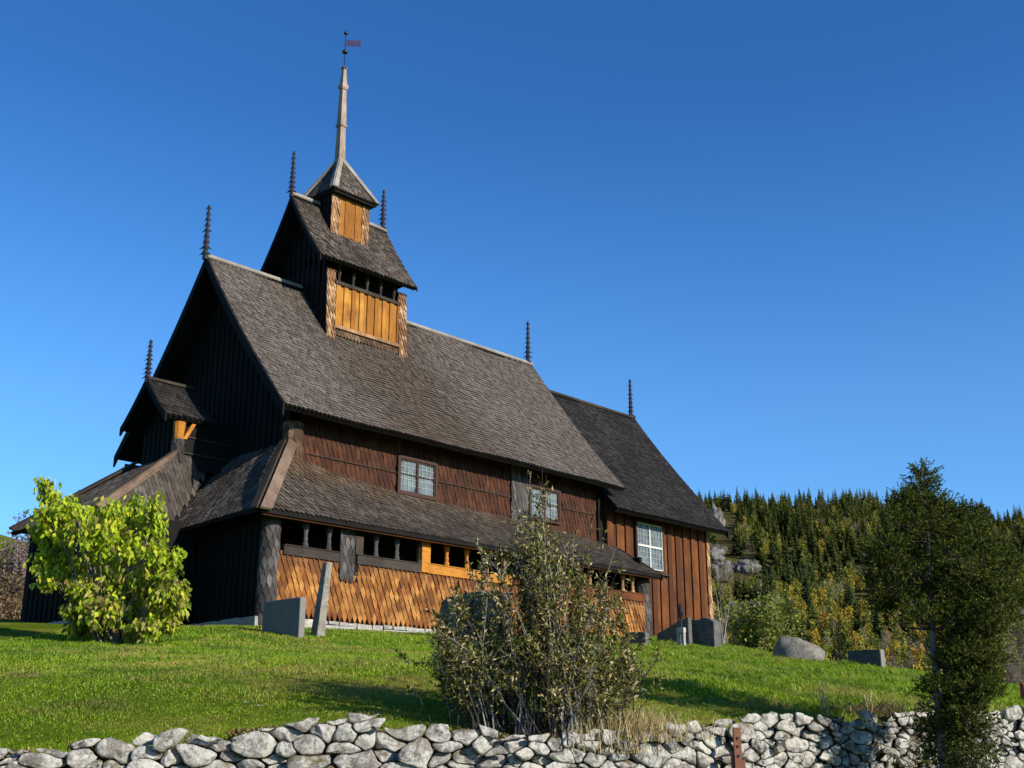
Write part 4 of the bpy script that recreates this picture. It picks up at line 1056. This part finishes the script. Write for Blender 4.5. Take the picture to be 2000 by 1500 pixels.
def herb(label, u, v, d, h, n):
    p = gp(u, v, d); p = V(p[0], p[1], gz(p[0], p[1])); l = Leaves()
    for _ in range(n):
        t = V(*(npr.normal(size=2)*.10), h*rnd.uniform(.6, 1.1)); b = V(*(npr.normal(size=2)*.04), 0)
        for k in range(14):
            q = b+(t-b)*(.2+.8*k/14); d_ = unit(V(*npr.normal(size=2), .25)); l.leaf(q, d_, unit(np.cross(d_, rdir(.4))), .09, .022, 0, .3)
    o = poly_mesh('green_herb', np.array(l.q), 4, ['herb']); o.location = p; tag(o, label, 'plant')
herb('fresh green leafy herb behind the wall at the left foot of the shrub', 868, 1425, 10.1, .28, 12)
for lab, u, v in (('tiny white flower in the mown grass, left one of two', 476, 1396), ('tiny white flower in the mown grass, right one of two', 506, 1402)):
    p = place(u, v, 10.2); l = Leaves()
    for k in range(14):
        a = k*2.4; d = V(math.cos(a), math.sin(a), .3); l.leaf(V(*(npr.normal(size=2)*.02), .10), unit(d), unit(np.cross(d, V(0, 0, 1))), .03, .018)
    o = poly_mesh('white_flower', np.array(l.q), 4, ['whiteflower']); o.location = p; tag(o, lab, 'flower')

# --- juniper with two trunks in front of the wall
JD = 11.4
jp = gp(1845, 1475, JD); p0 = V(jp[0], jp[1], -4.05)
JU = thing('juniper_tree', 'dark ragged juniper with two bare lower trunks in front of the wall', 'tree', None, tuple(p0))
def jpt(u, v, dd=0.): return gp(u, v, JD+dd)-p0
T1 = [jpt(1850, 1560), jpt(1836, 1400), jpt(1828, 1300), jpt(1820, 1230), jpt(1818, 1150), jpt(1812, 1060), jpt(1806, 985), jpt(1803, 915)]
T2 = [jpt(1862, 1560, .15), jpt(1882, 1380, .2), jpt(1886, 1290, .2), jpt(1884, 1220, .2), jpt(1890, 1140, .2), jpt(1893, 1060, .15), jpt(1890, 1010, .15)]
for T_, r0 in ((T1, .040), (T2, .030)):
    mb = MB().use('bark_grey'); b = T_[0].copy(); b[2] = -.1
    mb.tube([b]+T_, list(np.linspace(r0*1.4, .006, len(T_)+1)), 7); mb.build('trunk', JU, True)
JB = [(1803, 930, 18), (1803, 955, 26), (1790, 980, 34), (1815, 985, 34), (1765, 975, 18), (1845, 1000, 36), (1885, 1005, 26), (1905, 1010, 16), (1760, 1030, 36), (1795, 1025, 44), (1835, 1040, 48), (1885, 1045, 44), (1925, 1060, 32), (1735, 1065, 30), (1770, 1075, 48), (1820, 1085, 52), (1870, 1090, 52), (1925, 1100, 42), (1960, 1110, 30), (1715, 1095, 22), (1745, 1110, 42),
      (1795, 1125, 46), (1850, 1130, 48), (1900, 1140, 46), (1950, 1145, 36), (1978, 1165, 22), (1735, 1150, 32), (1775, 1165, 36), (1905, 1180, 44), (1860, 1175, 36), (1950, 1190, 34), (1970, 1205, 20), (1725, 1185, 20), (1790, 1200, 24), (1915, 1225, 38), (1880, 1240, 34), (1890, 1275, 40), (1925, 1290, 30), (1855, 1290, 24), (1905, 1320, 36), (1865, 1330, 34), (1930, 1325, 18), (1830, 1340, 26), (1880, 1375, 40),
      (1845, 1385, 42), (1830, 1420, 36), (1895, 1420, 40), (1860, 1430, 50), (1835, 1465, 40), (1900, 1470, 44), (1865, 1490, 60), (1845, 1540, 60), (1895, 1540, 50), (1868, 1205, 36), (1900, 1245, 40), (1862, 1262, 26), (1912, 1275, 38), (1878, 1300, 36), (1905, 1345, 40), (1858, 1360, 30), (1935, 1230, 30), (1885, 1210, 36), (1840, 1215, 24), (1888, 1395, 36), (1925, 1350, 24)]
lv = Leaves(); br = MB().use('bark_dark')
TT = np.array(T1+T2)
for (u, v, r) in JB:
    rm = r/F*JD; c = jpt(u, v, rnd.uniform(-.45, .45)*(1 if v < 1250 else .6))
    src = TT[np.argmin(np.linalg.norm(TT-(c-V(0, 0, .25)), axis=1))]
    br.tube([src, (src+c)/2+V(0, 0, -.03)+npr.normal(size=3)*.03, c], [.012, .008, .004], 5, False)
    for k in range(int(20+r*1.9)):
        out = rdir(.1)*V(1.05, 1.05, .62); q = c+out*rm*rnd.uniform(.25, 1.1); ax = unit(out*.9+V(0, 0, .42)+npr.normal(size=3)*.3); ln = rnd.uniform(.06, .15)
        if k % 3 == 0: br.tube([c, q], [.004, .002], 3, False)
        for j in range(17):
            t = j/16; d = unit(ax*.75+npr.normal(size=3)*.5); sd = unit(np.cross(d, rdir())); lv.leaf(q+ax*ln*t, d, sd, rnd.uniform(.028, .05)*(1.15-.5*t), .0115)
for (a, b) in [((1828, 1300), (1778, 1255)), ((1826, 1320), (1765, 1362)), ((1825, 1280), (1800, 1240)), ((1884, 1230), (1920, 1255)), ((1820, 1240), (1850, 1215)), ((1830, 1350), (1795, 1395))]:
    A_, B_ = jpt(*a), jpt(*b, rnd.uniform(-.3, .2)); m_ = (A_+B_)/2+npr.normal(size=3)*.03
    br.use('bark_pale' if rnd.random() < .6 else 'bark_dark'); br.tube([A_, m_, B_], [.009, .006, .002], 4, False); br.tube([m_, m_+(B_-A_)*.3+V(0, 0, .06)], [.004, .001], 3, False)
br.build('branches', JU); lv.build('foliage', ['juniper'], JU)

# --- grass
def blades(pts, h0, h1, w0, lean):
    n = len(pts); a = npr.uniform(0, 2*np.pi, n); hh = npr.uniform(h0, h1)[:n] if hasattr(h0, '__len__') else npr.uniform(h0, h1, n)
    return a, hh
def grass(n):
    lat = npr.uniform(-8.5, 16, n); d = npr.uniform(8, 36, n)**1.0
    keep = np.abs(lat) < d*.47+1.0
    P = CAM[None]+HD[None]*d[:, None]+RT[None]*lat[:, None]; x, y = P[:, 0], P[:, 1]
    # thin out with distance, keep clear of church and wall
    keep &= npr.random(n) < np.clip(14/d, .35, 1)
    keep &= behind_wall(x, y) > .30
    keep &= ~((x > 0) & (x < 13.7) & (y > -.05)) & ~((x > 13) & (x < 18.8) & (y > 1.3)) & ~((x > -2.45) & (x < .1) & (y > 2.6) & (y < 6.3)) & ~((x > -.0) & (y > 2.0) & (x < 18.8))
    x, y, d, lat = x[keep], y[keep], d[keep], lat[keep]; z = ground_z(x, y); n = len(x)
    tuft = np.array([noise.noise(Vector((a*1.3, b*1.3, 0)))+.6*noise.noise(Vector((a*4, b*4, 7))) for a, b in zip(x, y)])
    rough = sstep(-1., 4., lat)           # unmown on the right
    h = (.034+.016*rough)*(1+.55*tuft)+.02*rough*np.clip(tuft, 0, 1)*1.5; h *= npr.uniform(.6, 1.35, n)*np.clip(d/14, .85, 1.35); h = np.clip(h, .02, .25)
    az = npr.uniform(0, 2*np.pi, n); wdt = npr.uniform(.0022, .0042, n)*np.clip(d/11, .9, 2.3)
    ln = npr.normal(0, .45, (n, 2)); b = np.c_[x, y, z-.008]; s_ = np.c_[np.cos(az), np.sin(az), 0*az]*wdt[:, None]
    bend = np.array([-.25, .12]); tip = b+np.c_[(ln+bend*rough[:, None])*h[:, None], h]; mid = b+np.c_[ln*h[:, None]*.32, h*.62]
    Q = np.stack([b-s_, b+s_, mid+s_*.75, tip, mid-s_*.75], 1)
    return Q.reshape(-1, 3)
o = poly_mesh('grass', grass(900000), 5, ['grass']); struct(o, 'stuff')

# --- moss and creeping plants on the wall's head
q = []
for _ in range(20000):
    lat = rnd.uniform(L0, L1); k = noise.noise(Vector((lat*.9, 3, 1)))+.5*noise.noise(Vector((lat*3.1, 8, 1)))
    if k < .02: continue
    o_ = rnd.uniform(-.5, -.08); p = wpt(lat, ztop(lat)-.035+.02*rnd.random(), o_); d = rdir(.8); s_ = unit(np.cross(d, rdir()))*.012; q += [p-s_, p+s_, p+d*.035+s_*.5, p+d*.035-s_*.5]
struct(poly_mesh('moss', np.array(q), 4, ['mossy']), 'stuff')

# --- bare brown thicket on the left
def thicket(name, label, u, v, d, H, W, n, group, tw='twig_brown', pink=False):
    p = gp(u, v, d); p = V(p[0], p[1], gz(p[0], p[1])-.2); q = []; st = MB().use('bark_pale')
    for _ in range(n):
        b = V(*(npr.normal(size=2)*W*.22), 0); t = b+V(*(npr.normal(size=2)*W*.35), H*rnd.uniform(.45, 1.05))
        m_ = (b+t)/2+npr.normal(size=3)*.1; 
        if rnd.random() < .3: st.tube([b, m_, t], [.03, .02, .006], 4, False)
        for k in range(26):
            f = rnd.uniform(.12, 1); c = b+(t-b)*f; d_ = unit(npr.normal(size=3)+V(0, 0, .9)); ln = rnd.uniform(.3, .9); e = c+d_*ln; s_ = unit(np.cross(d_, rdir()))*.02
            q += [c-s_, c+s_, e+s_*.3, e-s_*.3]
            for j in range(7):
                g = c+d_*ln*rnd.random(); d2 = rdir(.2); s2 = unit(np.cross(d2, rdir()))*rnd.uniform(.03, .08); l2 = rnd.uniform(.12, .34); q += [g, g+d2*l2*.5+s2, g+d2*l2, g+d2*l2*.5-s2]
    G = thing(name, label, 'shrub', group, tuple(p)); st.build('stem', G); poly_mesh('twigs', np.array(q), 4, [tw], None, G)
gl = 'bare brown shrubs on the bank at the left'
for k, (u, d) in enumerate([(-150, 58), (-95, 62), (-45, 59), (5, 60), (50, 62), (95, 60), (-120, 68), (-60, 70), (-10, 69), (40, 71), (90, 70), (150, 66), (-90, 77), (-30, 78), (25, 77), (75, 79), (130, 78), (190, 76)]):
    thicket('bare_shrub', 'brown leafless shrub of tangled twigs on the bank left of the church', u, 1200, d, 4.6, 5.0, 46, gl)
for k, (u, d, H, W) in enumerate([(12, 84, 6.6, 3.4), (64, 84, 5.2, 2.4)]):
    thicket('bare_tree', ['taller pinkish leafless treetop above the brown shrubs at the left edge', 'pinkish leafless twigs above the brown shrubs beside the bush'][k], u, 1200, d, H, W, 22, None, 'twig_pink')

# ------------------------------------------------------------------ forest on the far hillside
def spruce_mesh(seed, H=1.):
    g = np.random.default_rng(seed); q = []; W = g.uniform(.15, .25); K = 26
    for i in range(K):
        t = i/(K-1); z = .06+.92*t; r = W*(1-t)**.85+.006; n = max(5, int(12*(1-t)+6))
        for k in range(n):
            a = g.uniform(0, 2*np.pi); rr = r*g.uniform(.45, 1.25); d = V(math.cos(a), math.sin(a), 0); s_ = V(-d[1], d[0], 0)*rr*g.uniform(.22, .4)
            b = V(0, 0, z+.02); e = d*rr+V(0, 0, z-.035*g.uniform(.3, 1.6)*(1.2-t)); m_ = (b+e)/2+V(0, 0, .012)
            q += [b, m_+s_, e, m_-s_]
    for k in range(3):
        a = k*2.1; s_ = V(math.cos(a), math.sin(a), 0)*.008; q += [-s_, s_, s_*.2+V(0, 0, 1.02), -s_*.2+V(0, 0, 1.02)]
    return np.array(q)
def birch_mesh(seed, bare=False):
    g = np.random.default_rng(seed); q = []; w = g.uniform(.16, .24)
    for k in range(3):
        a = k*2.1; s_ = V(math.cos(a), math.sin(a), 0)*.010; q += [-s_, s_, s_*.3+V(0, 0, .8), -s_*.3+V(0, 0, .8)]
    ncl = 26
    for i in range(ncl):
        t = g.uniform(0, 1); z = .24+.74*t; r = w*math.sin(math.pi*min(.95, (t*.85+.15)))**.8; a = g.uniform(0, 6.28); rr = r*math.sqrt(g.random())
        c = V(rr*math.cos(a), rr*math.sin(a), z)
        for k in range(14 if not bare else 7):
            p = c+g.normal(size=3)*V(.04, .04, .05)
            if bare: d = unit(g.normal(size=3)*.5+V(c[0]*2, c[1]*2, 1)); s_ = unit(np.cross(d, g.normal(size=3)))*.004; q += [p-s_, p+s_, p+d*.12, p+d*.11]
            else: d = unit(g.normal(size=3)); s_ = unit(np.cross(d, g.normal(size=3)))*.026; q += [p, p+d*.03+s_, p+d*.066, p+d*.03-s_]
    return np.array(q)
SPV = [spruce_mesh(k) for k in range(4)]; BIV = [birch_mesh(k+20) for k in range(4)]; BBV = [birch_mesh(k+40, True) for k in range(3)]
def hill_at(u, q):
    return hill_pt(u, q)
def rocky(u, v):        # cliff bands seen bare of trees
    for (a, b, ru, rv) in [(1418, 1022, 24, 34), (1412, 1085, 26, 26), (1445, 1105, 34, 22), (1420, 1130, 26, 16), (1490, 1120, 14, 12), (1462, 1180, 40, 14), (1680, 1165, 30, 10)]:
        if ((u-a)/ru)**2+((v-b-16)/(rv+14))**2 < 1: return True
    return False
def pix(p):
    d = p-CAM; z = d@FW; return CU+F*(d@RT)/z, CV-F*(d@UP)/z
cand = []
g2 = np.random.default_rng(5)
for _ in range(4300):
    u = g2.uniform(1240, 2120); q = 1-g2.random()**.62*.98 if g2.random() < .55 else g2.uniform(.02, 1)
    q = max(.02, min(q, 1.0)); p = hill_at(u, q); U, Vv = pix(p)
    if rocky(U, Vv-6): continue
    cand.append((q, u, p, U, Vv))
for _ in range(500):        # the hidden stretch and beyond both edges, thinly
    u = g2.choice([g2.uniform(300, 1240), g2.uniform(2120, 3200)]); q = g2.uniform(.05, 1); p = hill_at(u, q); cand.append((q, u, p, *pix(p)))
def kind_of(q, u, p, U, Vv):
    n = noise.noise(Vector((U*.012, Vv*.016, 0)))+.35*noise.noise(Vector((U*.04, Vv*.05, 3)))
    low = (Vv-1010)/230            # 0 skyline .. 1 foot
    if U > 1930 and Vv > 1210: return 'bare' if g2.random() < .6 else 'olive'
    pc = .80-.50*low+.95*n if low > .12 else .84+.3*n
    if U < 1450 and Vv > 1130: pc = .25
    if g2.random() < pc: return 'spruce'
    r = g2.random()+.35*noise.noise(Vector((U*.02, Vv*.02, 9)))
    return 'gold' if r < .38 else ('olive' if r < .80 else 'bare')
allt = {'spruce': [], 'gold': [], 'olive': [], 'bare': []}
for c in cand:
    k = kind_of(*c); h = {'spruce': g2.choice((g2.uniform(5, 9), g2.uniform(8, 12), g2.uniform(11, 16))), 'gold': g2.uniform(4.5, 8.5), 'olive': g2.uniform(5, 9), 'bare': g2.uniform(5, 9)}[k]
    dist = np.linalg.norm(c[2]-CAM); allt[k].append((-(h/dist) if 1345 < c[3] < 2010 else 0, c[2], h, g2.uniform(0, 6.28), g2.integers(0, 3), g2.uniform(.85, 1.2)))
INFO = {'spruce': ('spruce_tree', SPV, 'spruce', 'dark green spruce among the trees on the far hillside', 'spruce', 'spruces on the far hillside', 290),
        'gold': ('golden_birch', BIV, 'birch_gold', 'golden yellow autumn birch among the trees on the far hillside', 'birch', 'golden birches on the far hillside', 280),
        'olive': ('olive_birch', BIV, 'birch_olive', 'olive green birch among the trees on the far hillside', 'birch', 'olive birches on the far hillside', 280),
        'bare': ('bare_birch', BBV, 'birch_bare', 'greyish leafless birch among the trees on the far hillside', 'birch', 'leafless birches on the far hillside', 200)}
for k, lst in allt.items():
    nm, var, m, lab, cat, grp, cap = INFO[k]; lst.sort(key=lambda t: t[0])
    protos = []
    for i, t in enumerate(lst[:cap]):
        j = int(t[4]) % len(var)
        while len(protos) <= j: protos.append(None)
        if protos[j] is None: o = poly_mesh(nm, var[j], 4, [m]); protos[j] = o; tag(o, lab, cat, grp)
        else: o = protos[j].copy(); COL.objects.link(o)
        o.location = t[1]-V(0, 0, .3); o.rotation_euler = (0, 0, t[3]); o.scale = (t[2]*t[5], t[2]*t[5], t[2])
    rest = lst[cap:]
    if rest:
        Q = []
        for t in rest:
            v = var[int(t[4]) % len(var)]; c, s_ = math.cos(t[3]), math.sin(t[3]); w_ = t[2]*t[5]
            Q.append(np.c_[(v[:, 0]*c-v[:, 1]*s_)*w_, (v[:, 0]*s_+v[:, 1]*c)*w_, v[:, 2]*t[2]]+t[1][None]-V(0, 0, .3))
        struct(poly_mesh(nm.replace('_tree', '')+'_forest', np.concatenate(Q), 4, [m]), 'stuff')
# cliffs on the hillside
def cliff(u, v, ru, rv, label, q0):
    best = min(np.linspace(0, 1, 300), key=lambda q: abs(pix(hill_at(u, q))[1]-(v+rv*.6))); p = hill_at(u, best); d = np.linalg.norm(p-CAM)
    hw, hh = ru/F*d, rv/F*d; mb = MB().use('cliff'); vs_ = []; sd = rnd.random()*30
    for w_ in IV:
        b = Vector((w_[0]*2.2+sd, w_[1]*2.2, w_[2]*1.1)); n1 = noise.fractal(b, 1, 2, 5); r = 1+.38*n1
        st_ = round(w_[2]*3+n1)/3*.5+w_[2]*.5
        vs_.append(p+RT*w_[0]*hw*r+HD*(w_[1]*hw*.7*r+.35*st_*hh)+V(0, 0, hh*.5+st_*hh*1.0*r))
    mb.add(vs_, IF); tag(mb.build('cliff', None, True), label, 'cliff', None)
cliff(1416, 1020, 20, 32, 'upper grey cliff face on the hillside beside the chancel roof edge', 0)
cliff(1410, 1082, 26, 20, 'pale cliff ledge on the hillside right of the chancel eave', 0)
cliff(1418, 1118, 30, 24, 'shaded low cliff on the hillside right of the chancel wall', 0)
cliff(1478, 1108, 26, 16, 'small pale cliff on the hillside farther right of the chancel', 0)
cliff(1466, 1185, 40, 9, 'flat bare rock slab sloping down the hillside above the brow', 0)
# nearer bush and saplings behind the brow
def near_birch(label, u, v, d, H, W, m, n, name='autumn_bush', cat='bush'):
    p = gp(u, v, d); z = p[2]; p = V(p[0], p[1], z); q = []
    G = thing(name, label, cat, None, tuple(p)); st = MB().use('bark_pale'); rt = gz(p[0], p[1])-z-.2
    for _ in range(n):
        b = V(*(npr.normal(size=2)*W*.08), rt); t = V(*(npr.normal(size=2)*W*.33), H*rnd.uniform(.45, 1)); st.tube([b, (b+t)/2+npr.normal(size=3)*.06, t], [.035, .02, .006], 4, False)
        for k in range(340 if m != 'twig_brown' else 20):
            f = rnd.uniform(.25, 1); c = b+(t-b)*f+npr.normal(size=3)*W*.09; d_ = rdir(); s_ = unit(np.cross(d_, rdir()))*(.055 if m != 'twig_brown' else .02); q += [c, c+d_*.08+s_, c+d_*.16, c+d_*.08-s_]
    st.build('stem', G); poly_mesh('foliage', np.array(q), 4, [m], None, G)
near_birch('yellow-green autumn bush behind the brow right of the chancel corner', 1466, 1275, 52, 2.7, 2.6, 'birch_olive', 30)
near_birch('thin pale bare saplings beside the chancel corner', 1418, 1275, 44, 2.6, .9, 'twig_brown', 7, 'bare_sapling', 'sapling')
